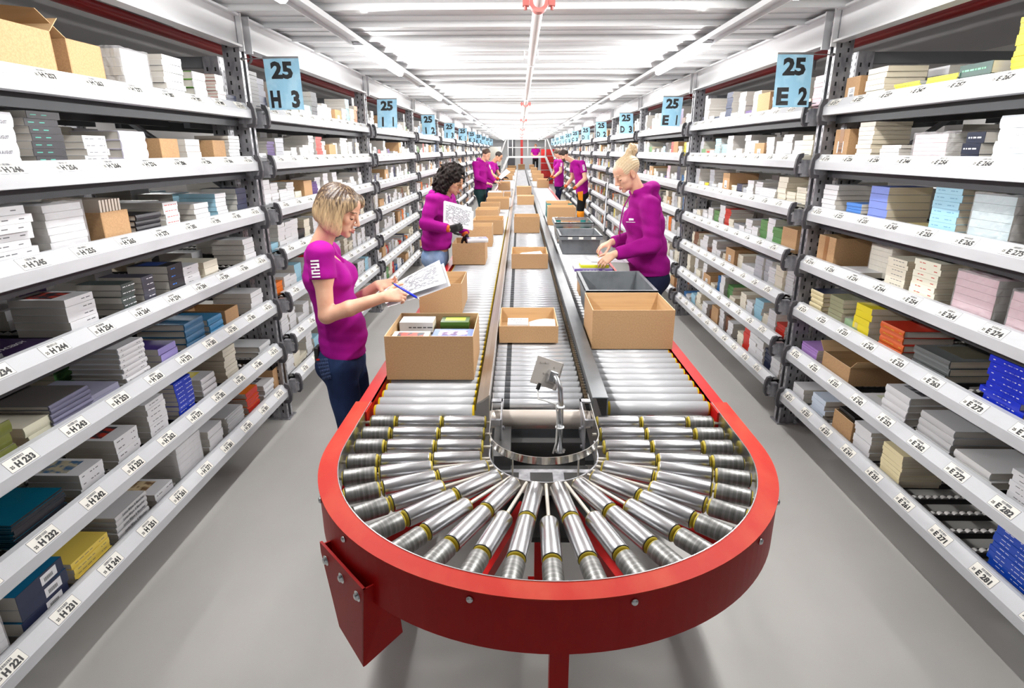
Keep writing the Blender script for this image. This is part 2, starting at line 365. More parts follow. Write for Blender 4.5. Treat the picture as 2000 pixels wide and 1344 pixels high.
for si, sd in enumerate(SIDES):
    sg = sd['sg']
    for j in range(0, NB + 1):
        y0, y1 = bay_range(sd, j)
        if j == 0: y0 = .95
        L = y1 - y0; key = (round(L, 3), sg, j < 2)
        if key not in SHM: SHM[key] = shelf_meshes(L, sg, j < 2)
        d = SHM[key]
        for l in range(1, 8):
            bn = BAYNAME[si][j]
            r = empty('rack_shelf', (sd['x'], y0, zlev(l)), label='%s shelf with white front beam in %s%s' % (levn[l], bn, '' if j == 0 or True else ''), cat='shelf', group='rack shelves')
            link('front_beam', d['beam'], r); link('roller_bed', d['bed'], r)
            for e, yy in enumerate((-.0, L)):
                if j == 0 and e == 0: continue
                b = link('end_bracket', d['br'], r); b.location = (0, yy + (.048 if e else 0), 0)
                q = link('rubber_bumper', d['rb'], b); q.location = (0, (-.030) if e else .0, 0)
                if e == 0: q.location = (0, 0, 0)
            if j in (0, 1, 2):
                if sd['n'] == 'H': cs = [c for c in range(20, 32)] if j == 0 else [c for c in range(32, 43)] if j == 1 else [c for c in range(44, 55)]
                else: cs = list(range(21, 31)) if j == 0 else list(range(10, 21)) if j == 1 else list(range(1, 9))
                for q, c in enumerate(cs):
                    if j == 0: yy = col_y(sd, c)
                    else: yy = (y0 + .17 + q * PITCHC) if sg > 0 else (y1 - .17 - (20 - c if j == 1 else 0) * 0 - (len(cs) - 1 - q) * PITCHC)
                    if yy < y0 + .07 or yy > y1 - .05: continue
                    me = label_mesh(sd, c, l, sg)
                    o = link('shelf_label', me, r); o.location = (-.017 * sg, yy - y0, .0645)
# uprights
def slot_rows(m, faces, z0, z1, dz=.05, w=.010, h=.022, mt=1):
    z = z0
    while z < z1:
        for (o, ax, n) in faces:
            o = Vector(o); ax = Vector(ax); n = Vector(n)
            c = o + n * .0006 + Vector((0, 0, z))
            m.quad(c - ax * w / 2 - Vector((0, 0, h / 2)), c + ax * w / 2 - Vector((0, 0, h / 2)), c + ax * w / 2 + Vector((0, 0, h / 2)), c - ax * w / 2 + Vector((0, 0, h / 2)), mt)
        z += dz
SLOTSHADE = mat('post_slot_shade', s2l(24, 24, 26), 0.7)  # flat dark quads: the shade inside the slots painted on the post
def post_meshes():
    d = {}
    m = MB(); z1 = CEIL - .03
    # lipped channel column under the beams
    m.extr([(-.05, -.045), (.05, -.045), (.05, -.02), (.045, -.02), (.045, -.04), (-.045, -.04), (-.045, .04), (.045, .04), (.045, .02), (.05, .02), (.05, .045), (-.05, .045)], (0, 0, 0), (0, 0, z1), (1, 0, 0), (0, 1, 0))
    slot_rows(m, [((.022, -.045, 0), (1, 0, 0), (0, -1, 0)), ((-.022, -.045, .025), (1, 0, 0), (0, -1, 0))], .06, z1 - .05)
    slot_rows(m, [((.05, -.032, 0), (0, 1, 0), (1, 0, 0)), ((.05, .032, .02), (0, 1, 0), (1, 0, 0)), ((-.05, -.0, .02), (0, 1, 0), (-1, 0, 0))], .06, z1 - .05, w=.006)
    m.box(-.07, .07, -.06, .06, 0, .008, 0)
    d['col'] = m.mesh('perforated_post', [GALV, SLOTSHADE])
    m = MB(); z1 = 2.33
    m.extr([(-.045, -.04), (.045, -.04), (.045, .04), (.03, .04), (.03, -.03), (-.03, -.03), (-.03, .04), (-.045, .04)], (0, 0, 0), (0, 0, z1), (1, 0, 0), (0, 1, 0))
    slot_rows(m, [((.024, -.04, 0), (1, 0, 0), (0, -1, 0)), ((-.024, -.04, .0), (1, 0, 0), (0, -1, 0))], .06, z1 - .03)
    slot_rows(m, [((.045, -.02, 0), (0, 1, 0), (1, 0, 0)), ((.045, .02, .025), (0, 1, 0), (1, 0, 0)), ((-.045, -.0, .02), (0, 1, 0), (-1, 0, 0))], .06, z1 - .03, w=.006, dz=.035, h=.015)
    d['up'] = m.mesh('upright', [GALV, SLOTSHADE])
    m = MB(); m.box(-.9, -.03, -.02, .02, 2.27, 2.33)
    z = .3; f = 1
    while z < 2.2:
        a, b = (-.04, -.88) if f else (-.88, -.04)
        m.extr([(-.014, -.02), (.014, -.02), (.014, .02), (-.014, .02)], (a, 0, z), (b, 0, z + .62), (0, 0, 1), (0, 1, 0)); z += .64; f = 1 - f
    d['brace'] = m.mesh('bracing', [mat('brace_grey', s2l(128, 130, 134), .45, .4)])
    return d
PM = post_meshes()
SIGNB = mat('sign_blue', s2l(150, 200, 226), 0.55, noise=((14, 14, 14), s2l(168, 212, 234), 0.45, 0.6))
ROD = mat('sign_rod', s2l(150, 150, 152), 0.3, 0.8)
for si, sd in enumerate(SIDES):
    sg = sd['sg']
    for j in range(0, NB + 1):
        y = sd['b0'] + sd['p'] * j
        nm = sd['signs'][j].replace(' ', '') if j < 10 else 'the last sign'
        o = link('mezzanine_post', PM['col']); o.location = (sd['x'] - sg * .094, y - .02, 0); o.scale = (sg, 1, 1)
        tag(o, 'perforated steel post standing to the ceiling beside sign %s' % nm, 'post', 'mezzanine posts')
        r = empty('rack_upright', (sd['x'] - sg * .225, y - .02, 0), label='perforated rack upright frame with bracing behind the post at sign %s' % nm, cat='rack upright', group='rack upright frames')
        for dx in (0, -.92):
            o = link('upright', PM['up'], r); o.location = (sg * dx, 0, 0); o.scale = (sg, 1, 1)
        o = link('bracing', PM['brace'], r); o.scale = (sg, 1, 1)
        if j < 10:
            a, b = sd['signs'][j].split()
            # rod from the post towards the aisle side, the card hanging from it
            if sg > 0: x0, x1 = -1.503, -1.294
            else: x0, x1 = 1.472, 1.676
            t = random.Random(si * 20 + j).uniform(-.035, .035) * (0.5 if j == 0 else 1)
            r = empty('bay_sign', (sd['x'], y - .06, 2.32), label='light blue hanging bay card reading 25 %s' % sd['signs'][j].replace(' ', ''), cat='sign')
            m = MB(r.location); m.cyl((sd['x'] - sg * .03, y - .065, 2.312), (x1 if sg > 0 else x0, y - .06, 2.322), .003, seg=6)
            m.cyl((sd['x'] - sg * .03, y - .08, 2.312), (sd['x'] - sg * .03, y - .05, 2.312), .008, seg=8)
            m.box(x0, x1, y - .063, y - .057, 2.316, 2.326); m.build('sign_rod', ROD, r)
            m = MB(r.location)
            w = x1 - x0; h = .285; N = 6
            def sp(u, v):                     # slightly curled card
                return Vector((x0 + w * u + t * .5 * v, y - .06 - .012 * math.sin(u * 3.1) * v - t * u * .6 * v, 2.32 - h * v))
            for side in (0, 1):
                dy = Vector((0, .0012 * side, 0))
                for a_ in range(N):
                    for b_ in range(N): m.quad(sp(a_ / N, b_ / N) + dy, sp((a_ + 1) / N, b_ / N) + dy, sp((a_ + 1) / N, (b_ + 1) / N) + dy, sp(a_ / N, (b_ + 1) / N) + dy, 0)
            def sign_text(s_, u, v, hh, ww):
                geo, tw = text_geo(s_, .05); sx = ww / tw; sy = hh / .7
                for x, vs, fs in geo:
                    pts = []
                    for q in vs:
                        uu = u + ((x + q.x) * sx - ww / 2) / w; vv = v - (q.y * sy - hh / 2) / h
                        pts.append(sp(uu, vv) + Vector((0, -.0012, 0)))
                    m.add(pts, fs, 1)
            sign_text('25', .50, .235, .084, .128); sign_text(a, .22 if a != 'I' else .28, .79, .086, .066 if a != 'I' else .026); sign_text(b, .80, .79, .086, .052 if b != '1' else .036)
            m.build('card', [SIGNB, INK], r)
# ------------------------------------------------------------------ roller conveyor
CCX, CCY, RO, RI, ZC = .088, 1.90, .775, .712, .80
def arc(r, a0, a1, n): return [(CCX + r * math.cos(math.radians(a0 + (a1 - a0) * i / n)), CCY + r * math.sin(math.radians(a0 + (a1 - a0) * i / n))) for i in range(n + 1)]
YE = 2.27
def rail(m, ro, ri, z0, z1, mt=0, mats=None, ye=YE):
    po = [(CCX - ro, ye)] + arc(ro, 180, 360, 64) + [(CCX + ro, ye)]
    pi = [(CCX - ri, ye)] + arc(ri, 180, 360, 64) + [(CCX + ri, ye)]
    mm = mats or [mt] * 4
    for i in range(len(po) - 1):
        a, b, c, d = po[i], po[i + 1], pi[i + 1], pi[i]
        m.add([(*a, z1), (*b, z1), (*c, z1), (*d, z1)], [(0, 1, 2, 3)], mm[0], False)
        m.add([(*a, z0), (*b, z0), (*b, z1), (*a, z1)], [(0, 1, 2, 3)], mm[1], True)
        m.add([(*d, z0), (*c, z0), (*c, z1), (*d, z1)], [(0, 1, 2, 3)], mm[2], True)
        m.add([(*a, z0), (*b, z0), (*c, z0), (*d, z0)], [(0, 1, 2, 3)], mm[3], False)
    for i in (0, len(po) - 1): m.quad((*po[i], z0), (*pi[i], z0), (*pi[i], z1), (*po[i], z1), mm[1])
r = CV = empty('conveyor_curve', (CCX, CCY, 0), label='red half-round roller conveyor end with fanned steel rollers', cat='conveyor')
m = MB(r.location); rail(m, RO, RI, ZC - .004, ZC); o = m.build('top_rim', SCUFF, r); tag(o, 'scuffed light red top rim')
m = MB(r.location); rail(m, RO - .002, RO - .007, .640, ZC - .004); rail(m, RO - .002, RO - .05, .636, .640); m.build('outer_wall', RED, r)
m = MB(r.location); rail(m, RI + .002, RI - .001, .70, ZC + .0015); m.build('inner_lining', STEEL, r)
# button bolts around the wall
for a in (205, 222, 254.5, 284, 318, 335):
    p = Vector((CCX + RO * math.cos(math.radians(a)), CCY + RO * math.sin(math.radians(a)), .775)); n = Vector((math.cos(math.radians(a)), math.sin(math.radians(a)), 0))
    MB(r.location).lathe(p - n * .002, p + n, [(0, .010, 0), (.004, .0095, 0), (.008, .006, 0), (.0085, .003, 0)], 12).build('button_bolt', STEEL, r)
# rollers
RZ = .752
def roller_mesh(segs, tilt=0):
    """a fanned roller lying along +x from the hub; segs: (r0, r1, material index)"""
    m = MB(); m.cyl((.195, 0, 0), (.712, 0, 0), .006, seg=8, m=3)
    for a, b, mi in segs:
        R = .0285
        m.lathe((a, 0, 0), (b, 0, 0), [(0, .012, 2), (.0, .022, 2), (.004, .0262, 2), (.0065, .0262, 4), (.0065, R - .001, mi), (.009, R, mi), (b - a - .009, R, mi), (b - a - .0065, R - .001, 4), (b - a - .0065, .0262, 4), (b - a - .004, .0262, 2), (b - a, .020, 2)], 24)
    return m
RMAT = [STEEL, WORN, OLIVE, mat('axle', s2l(196, 190, 180), .4, .4), BLACKP]
sm = mat('steel_roller', s2l(206, 206, 208), 0.27, 1.0, noise=((2, 2, 2), s2l(186, 187, 190), 0.4, 0.7), bump=((30, 500, 500), .05, .001))
RMAT[0] = sm
def mk_roller(name, segs, cx, cy, ang):
    o = roller_mesh(segs).build(name, RMAT, r, recalc=False); o.location = (cx - r.location.x, cy - r.location.y, RZ); o.rotation_euler = (0, 0, math.radians(ang)); return o
for i in range(-8, 9):
    a = 270 + i * 9.6
    segs = [(.400, .583, 0), (.589, .704, 1)] if i % 2 == 0 else [(.216, .396, 0), (.400, .583, 0), (.589, .704, 1)]
    mk_roller('fanned_roller', segs, CCX, CCY, a)
for row, dy in enumerate((-.012, .064, .168, .272)):
    for sx, ang in ((-1, 180), (1, 0)):
        tl = 3.3 if row == 0 else 0
        segs = [(.222, .398, 0), (.402, .583, 0), (.589, .700 if row < 3 else .692, 1 if row else 1)]
        mk_roller('straight_roller', segs, CCX, CCY + dy, ang + (-tl if sx > 0 else tl))
# hub: steel band and lower ring
BANDM = mat('polished_band', s2l(225, 222, 216), 0.12, 1.0)
def hub_path(R, ye, n=40): return [(CCX - R, ye)] + [(CCX + R * math.cos(math.radians(180 + 180 * i / n)), CCY + .02 + R * math.sin(math.radians(180 + 180 * i / n))) for i in range(n + 1)] + [(CCX + R, ye)]
def strip(m, path, z0, z1, th):
    ins = []
    for k, p in enumerate(path):
        v = Vector((CCX, max(CCY + .02, p[1]))) - Vector(p); v = Vector((v.x, 0)) if p[1] > CCY + .02 else v; v.normalize(); ins.append((p[0] + v.x * th, p[1] + v.y * th))
    for i in range(len(path) - 1):
        a, b, c, d = path[i], path[i + 1], ins[i + 1], ins[i]
        m.add([(*a, z1), (*b, z1), (*c, z1), (*d, z1)], [(0, 1, 2, 3)]); m.add([(*a, z0), (*b, z0), (*c, z0), (*d, z0)], [(3, 2, 1, 0)])
        m.add([(*a, z0), (*b, z0), (*b, z1), (*a, z1)], [(0, 1, 2, 3)], 0, True); m.add([(*d, z0), (*c, z0), (*c, z1), (*d, z1)], [(0, 1, 2, 3)], 0, True)
m = MB(r.location); strip(m, hub_path(.197, 2.26), .815, .842, .003); m.build('guide_band', BANDM, r)
m = MB(r.location); strip(m, hub_path(.199, 2.02), .700, .750, .005); m.build('hub_ring', GALV, r)
for a in (200, 235, 305, 340):
    x, y = CCX + .193 * math.cos(math.radians(a)), CCY + .02 + .193 * math.sin(math.radians(a)); MB(r.location).cyl((x, y, .72), (x, y, .83), .003, seg=6).build('band_pin', GALV, r)
for sx in (-1, 1):
    m = MB(r.location); m.box(min(CCX + sx * .197, CCX + sx * .155), max(CCX + sx * .197, CCX + sx * .155), 2.17, 2.20, .838, .845); m.box(min(CCX + sx * .155, CCX + sx * .160), max(CCX + sx * .155, CCX + sx * .160), 2.0, 2.20, .70, .845)
    m.box(min(CCX + sx * .197, CCX + sx * .155), max(CCX + sx * .197, CCX + sx * .155), 2.06, 2.075, .79, .815)
    for yy, zz in ((2.03, .72), (2.03, .80), (2.1, .76)): m.cyl((CCX + sx * .153, yy, zz), (CCX + sx * .146, yy, zz), .007, seg=8)
    m.build('band_bracket', GALV, r)
HUBD = mat('hub_dark', s2l(84, 84, 84), 0.4, 0.5)
m = MB(r.location); m.box(CCX - .165, CCX + .17, 1.76, 1.885, .690, .705); m.box(CCX - .05, CCX + .03, 1.80, 1.86, .7052, .7064, 1); m.box(CCX - .165, CCX - .09, 1.80, 1.86, .7052, .7064, 1); m.box(CCX + .07, CCX + .15, 1.80, 1.86, .7052, .7064, 1)
m.box(CCX - .185, CCX - .12, 1.88, 2.12, .60, .76, 2); m.box(CCX - .12, CCX + .17, 2.06, 2.10, .60, .72, 2); m.box(CCX - .18, CCX + .18, 1.74, 2.2, .50, .52, 1)
m.box(CCX - .165, CCX + .17, 1.95, 1.99, .62, .66, 2)
m.build('hub_plate', [GALV, BLACKP, HUBD], r)
# under-frame: red cross members, legs, bolted foot bracket
m = MB(r.location)
for a in (215, 250, 290, 325):
    ca, sa = math.cos(math.radians(a)), math.sin(math.radians(a)); t = Vector((-sa, ca, 0)) * .02
    p0 = Vector((CCX + .2 * ca, CCY + .2 * sa, 0)); p1 = Vector((CCX + .765 * ca, CCY + .765 * sa, 0))
    m.hexa([(*(p0 - t)[:2], .64), (*(p1 - t)[:2], .64), (*(p1 + t)[:2], .64), (*(p0 + t)[:2], .64), (*(p0 - t)[:2], .68), (*(p1 - t)[:2], .68), (*(p1 + t)[:2], .68), (*(p0 + t)[:2], .68)])
m.build('cross_member', RED, r)
for (x, y) in ((CCX + .012, 1.17), (CCX, 2.1), ):
    m = MB(r.location); m.box(x - .024, x + .024, y - .02, y + .03, 0.006, .66); m.box(x - .05, x + .05, y - .05, y + .06, 0, .008); m.build('leg', RED, r)
q = at(760, 1130, 1.36)
# bolted bracket at the front left of the wall
aB = 222.0
n = Vector((math.cos(math.radians(aB)), math.sin(math.radians(aB)), 0)); t = Vector((-n.y, n.x, 0))
c = Vector((CCX, CCY, 0)) + n * (RO + .006)
def bp(a, z, d=0): return tuple(c + t * a + n * d + Vector((0, 0, z)))
m = MB(r.location)
outl = [(-.135, .700), (-.135, .665), (-.06, .44), (.085, .40), (.135, .69), (.135, .70)]
fr = [bp(a, z, .012) for a, z in outl]; bk = [bp(a, z, .004) for a, z in outl]; k = len(outl)
m.add(fr + bk, [tuple(range(k)), tuple(range(k, 2 * k))[::-1]] + [(i, (i + 1) % k, k + (i + 1) % k, k + i) for i in range(k)])
m.hexa([bp(-.06, .44, .004), bp(-.06, .44, -.12), bp(-.055, .445, -.12), bp(-.055, .445, .004), bp(-.135, .69, .004), bp(-.135, .69, -.06), bp(-.13, .69, -.06), bp(-.13, .69, .004)])
m.hexa([bp(.085, .40, .012), bp(.085, .44, -.12), bp(.080, .44, -.12), bp(.080, .40, .012), bp(.135, .70, .012), bp(.135, .70, -.08), bp(.130, .70, -.08), bp(.130, .70, .012)])
m.hexa([bp(-.06, .44, .004), bp(.085, .40, .004), bp(.085, .44, -.12), bp(-.06, .46, -.12), bp(-.06, .446, .004), bp(.085, .406, .004), bp(.085, .446, -.12), bp(-.06, .466, -.12)])
m.build('foot_bracket', RED, r)
for a, z in ((-.10, .655), (.0, .655), (.095, .655)):
    p = Vector(bp(a, z, .012))
    MB(r.location).lathe(p, p + n, [(0, .016, 0), (.002, .016, 0), (.002, .010, 0), (.008, .010, 0), (.010, .006, 0)], 14).build('hex_bolt', STEEL, r)
# ---- straight lanes
def lane(name, x0, x1, y0, y1, pitch, rad, z, mats, caps, label, chain=False):
    r = empty(name, (x0, y0, 0), label=label, cat='conveyor')
    m = MB(); w = x1 - x0
    if caps: m.lathe((0, 0, 0), (w, 0, 0), [(0, rad * .55, 1), (.0, rad * .93, 1), (.008, rad * .98, 1), (.008, rad, 0), (w - .008, rad, 0), (w - .008, rad * .98, 1), (w, rad * .93, 1), (w, rad * .5, 1)], 20)
    else: m.lathe((0, 0, 0), (w, 0, 0), [(0, rad * .5, 1), (.0, rad, 1), (.008, rad, 0), (.05, rad, 0), (.052, rad, 2), (.075, rad, 2), (.077, rad, 0), (w, rad, 0), (w, rad * .5, 0)], 18)
    me = m.mesh('roller', mats)
    n = int((y1 - y0) / pitch)
    for i in range(n):
        if i < 95:
            o = link('roller', me, r); o.location = (0, i * pitch + rad, z - rad)
    m = MB()
    for i in range(95, n): m.cyl((0, i * pitch + rad, z - rad), (w, i * pitch + rad, z - rad), rad, seg=12)
    o = m.build('distant_rollers', mats, r, recalc=False); o['kind'] = 'stuff'
    return r
YL = 34.0
L1 = lane('left_roller_lane', -.600, -.186, 2.205, YL, .078, .030, .80, [PVCG, YEL], True, 'long left lane of grey rollers with yellow end caps')
L2 = lane('right_roller_lane', .370, .792, 2.245, YL, .078, .030, .80, [PVCG, YEL], True, 'long right lane of grey rollers with yellow end caps')
DRV = mat('driven_roller', s2l(206, 208, 212), 0.26, 0.55, noise=((6, 2, 6), s2l(182, 184, 188), 0.4, 0.7))
L3 = lane('driven_roller_lane', -.118, .272, 2.27, YL, .067, .0255, .80, [DRV, GALV, DARKST], False, 'middle driven lane of shiny steel rollers with chain')
L1.name = 'roller_lane'; L2.name = 'roller_lane'
# end roller of the driven lane
m = MB(L3.location); m.lathe((-.12, 2.175, .765), (.285, 2.175, .765), [(0, .012, 0), (0, .034, 0), (.03, .039, 0), (.375, .039, 0), (.405, .034, 0), (.405, .012, 0)], 24); o = m.build('end_roller', mat('end_roller', s2l(206, 196, 186), .35, .5), L3)
m = MB(L3.location)
for i in range(260):
    y = 2.28 + i * .0335 * 1.0
    m.cyl((.277, y + .012, .793), (.290, y + .012, .793), .014, seg=8, m=0); m.box(.290, .296, y, y + .024, .783, .803, 1)
m.build('drive_chain', [mat('chain_brown', s2l(92, 78, 58), .5, .6), BLACKP], L3, recalc=False)
# red outer rails of the two hand lanes
for L_, xa, xb in ((L1, CCX - RO + .012, CCX - RI + .006), (L2, CCX + RI - .006, CCX + RO - .012)):
    m = MB(L_.location)
    m.box(xa, xb, YE, YL, ZC - .008, ZC - .002); m.box(*((xa, xa + .006) if L_ is L1 else (xb - .006, xb)), YE, YL, .66, ZC - .008)
    m.box(*((xb - .006, xb) if L_ is L1 else (xa, xa + .006)), YE - .1, YL, .70, ZC - .002); m.build('side_rail', RED, L_)
    for y in (3.4, 6.2, 9.0, 11.8, 14.6, 17.4, 20.2, 23, 26, 29, 32):
        for x in ((xa + .002, xa + .04) if L_ is L1 else (xb - .04, xb - .002)),:
            MB(L_.location).box(x[0], x[1], y, y + .05, 0.0, .67).build('leg', RED, L_)
# rails between the lanes
m = MB(L3.location)
m.extr([(-.176, .812), (-.152, .826), (-.126, .846), (-.122, .846), (-.122, .70), (-.126, .70), (-.126, .838), (-.15, .818), (-.176, .806)], (0, 2.23, 0), (0, YL, 0), (1, 0, 0), (0, 0, 1)); m.build('left_guide', mat('guide_steel', s2l(190, 184, 178), .3, .75), L3)
m = MB(L3.location); m.extr([(.298, .842), (.362, .842), (.362, .70), (.358, .70), (.358, .838), (.302, .838), (.302, .70), (.298, .70)], (0, 2.22, 0), (0, YL, 0), (1, 0, 0), (0, 0, 1)); m.build('right_guide', mat('guide_dark', s2l(112, 116, 120), .28, .6, noise=((6, 6, 6), s2l(96, 100, 104), .4, .7)), L3)
m = MB(L3.location); m.box(-.12, .298, 2.1, YL, .60, .62); m.box(-.03, .01, 3.2, 3.24, 0, .6); m.box(-.03, .01, 8, 8.04, 0, .6); m.box(-.03, .01, 14, 14.04, 0, .6); m.build('belly_plate', DARKST, L3)
# sensor reflector on a bent steel tube
base = Vector((.150, 2.02, .70))
r = empty('sensor_post', base, label='bent steel tube carrying a square sensor plate at the end of the driven lane', cat='sensor')
pts = [(.155, 2.03, .70), (.155, 2.03, .90), (.152, 2.035, .955), (.140, 2.06, .985), (.130, 2.08, .992)]
MB(base).tube(pts, .0105, 12).build('bent_tube', STEEL, r)
MB(base).cyl((.155, 2.03, .70), (.155, 2.03, .706), .022, seg=16).build('base_flange', STEEL, r)
pc = Vector((.105, 2.10, .995)); ux = Vector((.90, .05, -.33)).normalized(); uy = Vector((.28, .42, .86)); uy = (uy - ux * uy.dot(ux)).normalized(); un = ux.cross(uy)
def pl(a, b, d): return tuple(pc + ux * a * 1.28 + uy * b * 1.28 + un * d)
m = MB(base); m.hexa([pl(-.042, -.042, -.002), pl(.042, -.042, -.002), pl(.042, .042, -.002), pl(-.042, .042, -.002), pl(-.042, -.042, .001), pl(.042, -.042, .001), pl(.042, .042, .001), pl(-.042, .042, .001)])
m.hexa([pl(.036, -.042, -.03), pl(.042, -.042, -.03), pl(.042, .042, -.03), pl(.036, .042, -.03), pl(.036, -.042, .001), pl(.042, -.042, .001), pl(.042, .042, .001), pl(.036, .042, .001)])
for a, b in ((-.026, .026), (-.012, .03), (.018, .024), (-.008, -.002)): m.cyl(pl(a, b, .001), pl(a, b, .004), .0045, seg=8)
o = m.build('sensor_plate', mat('sensor_plate', s2l(190, 184, 178), .4, .15), r); bevel(o, .002)
m = MB(base); m.hexa([pl(.0, -.03, .001), pl(.034, -.03, .001), pl(.034, .012, .001), pl(.0, .012, .001), pl(.004, -.026, .028), pl(.03, -.026, .028), pl(.03, .008, .028), pl(.004, .008, .028)]); bevel(m.build('tube_clamp', STEEL, r), .003)
m = MB(base); a0 = Vector(pl(-.012, -.045, -.004)); m.cyl(a0 + uy * .012, a0 - uy * .014, .008, seg=10); m.build('cable_gland', BLACKP, r)
pts = [a0 - uy * .01, a0 - uy * .05 + Vector((.012, 0, 0)), Vector((.135, 2.02, .90)), Vector((.142, 2.02, .86)), Vector((.142, 2.02, .80)), Vector((.140, 2.02, .74)), Vector((.128, 2.01, .70))]
MB(base).tube(pts, .0035, 8).build('sensor_cable', mat('cable_white', s2l(222, 222, 220), .4), r)
for z in (.80, .885): MB(base).lathe((.153, 2.029, z), (.153, 2.029, z + .01), [(0, .017, 0), (.004, .017, 0)], 14).build('cable_tie', WHITE, r)
# ------------------------------------------------------------------ people
f32 = np.float32
def V3(*a): return np.array(a, dtype=np.float64)
def nrm(v): v = np.asarray(v, float); return v / np.linalg.norm(v)
class Cap:                                   # tapered capsule; optional flattening axis and clip planes
    def __init__(s, a, b, ra, rb=None, k=.02, side=None, w=1.0, clip=(), op='u'):
        s.a = np.array(a, float); s.b = np.array(b, float); s.ra = ra; s.rb = ra if rb is None else rb; s.k = k
        s.side = None if side is None else nrm(side); s.w = w; s.clip = clip; s.op = op
    def box(s):
        R = max(s.ra, s.rb) * max(1, s.w) + s.k + .012
        return np.minimum(s.a, s.b) - R, np.maximum(s.a, s.b) + R
    def d(s, P):
        ab = s.b - s.a; L2 = max(float(ab @ ab), 1e-9); q = P - s.a.astype(f32)
        h = np.clip((q @ ab.astype(f32)) / f32(L2), 0, 1); dv = q - h[..., None] * ab.astype(f32)
        if s.side is not None:
            c = dv @ s.side.astype(f32); dv = dv - (c * f32(1 - 1 / s.w))[..., None] * s.side.astype(f32)
        r = s.ra + (s.rb - s.ra) * h; r = r.astype(f32)
        d = np.sqrt((dv * dv).sum(-1)) - r
        for p, n in s.clip: d = np.maximum(d, (P - np.array(p, f32)) @ np.array(n, f32))
        return d
class Ell:
    def __init__(s, c, r, M=None, k=.015, op='u'): s.c = np.array(c, float); s.r = np.array(r, float); s.M = np.eye(3) if M is None else M; s.k = k; s.op = op
    def box(s): R = s.r.max() + s.k + .012; return s.c - R, s.c + R
    def d(s, P):
        q = (P - s.c.astype(f32)) @ s.M.T.astype(f32); r = s.r.astype(f32)
        k0 = np.sqrt(((q / r) ** 2).sum(-1)); k1 = np.sqrt(((q / (r * r)) ** 2).sum(-1)) + f32(1e-6)
        return k0 * (k0 - 1) / k1
def field(prims, lo, hi, h, disp=None):
    lo = np.array(lo, float); n = np.ceil((np.array(hi) - lo) / h).astype(int) + 1
    F = np.full(n, .25, f32); ax = [(lo[i] + np.arange(n[i]) * h).astype(f32) for i in range(3)]
    for p in prims:
        a, b = p.box(); i0 = np.clip(np.floor((a - lo) / h).astype(int), 0, n); i1 = np.clip(np.ceil((b - lo) / h).astype(int) + 1, 0, n)
        if (i1 <= i0).any(): continue
        sl = tuple(slice(i0[i], i1[i]) for i in range(3))
        P = np.stack(np.meshgrid(*[ax[i][sl[i]] for i in range(3)], indexing='ij'), -1)
        d = p.d(P); G = F[sl]; k = f32(p.k)
        if p.op == 'u': hh = np.maximum(k - np.abs(G - d), 0) / k; F[sl] = np.minimum(G, d) - hh * hh * k * f32(.25)
        elif p.op == 's': hh = np.maximum(k - np.abs(G + d), 0) / k; F[sl] = np.maximum(G, -d) + hh * hh * k * f32(.25)
    if disp is not None:
        m = np.abs(F) < .03; ii = np.argwhere(m); P = (lo + ii * h).astype(f32); F[m] += disp(P).astype(f32)
    return F, lo
def nets(F, lo, h):
    ins = F < 0; nx, ny, nz = F.shape
    cs = [(i, j, k) for i in (0, 1) for j in (0, 1) for k in (0, 1)]
    cnt = np.zeros((nx - 1, ny - 1, nz - 1), np.int8)
    for i, j, k in cs: cnt += ins[i:nx - 1 + i, j:ny - 1 + j, k:nz - 1 + k]
    act = (cnt > 0) & (cnt < 8); co = np.argwhere(act); idx = np.full(act.shape, -1, np.int64); idx[act] = np.arange(len(co))
    acc = np.zeros((len(co), 3)); ct = np.zeros(len(co))
    for a in range(8):
        for b in range(a + 1, 8):
            ca, cb = np.array(cs[a]), np.array(cs[b])
            if np.abs(ca - cb).sum() != 1: continue
            va = F[tuple((co + ca).T)]; vb = F[tuple((co + cb).T)]; m = (va < 0) != (vb < 0)
            t = np.where(m, va / np.where(m, va - vb, 1), 0); acc += np.where(m[:, None], ca + t[:, None] * (cb - ca), 0); ct += m
    vs = lo + (co + acc / ct[:, None]) * h
    quads = []
    for ax in range(3):
        u, v = [(1, 2), (2, 0), (0, 1)][ax]
        s0 = [slice(None)] * 3; s1 = [slice(None)] * 3; s0[ax] = slice(0, -1); s1[ax] = slice(1, None)
        A = ins[tuple(s0)]; B = ins[tuple(s1)]; ch = np.argwhere(A != B)
        sh = np.array(F.shape); ok = (ch[:, u] > 0) & (ch[:, v] > 0) & (ch[:, u] < sh[u] - 1) & (ch[:, v] < sh[v] - 1); ch = ch[ok]
        fl = A[tuple(ch.T)]; eu = np.zeros(3, int); eu[u] = 1; ev = np.zeros(3, int); ev[v] = 1
        q = np.stack([idx[tuple((ch - eu - ev).T)], idx[tuple((ch - ev).T)], idx[tuple(ch.T)], idx[tuple((ch - eu).T)]], 1)
        q[~fl] = q[~fl][:, ::-1]; quads.append(q)
    q = np.concatenate(quads); return vs, q[(q >= 0).all(1)]
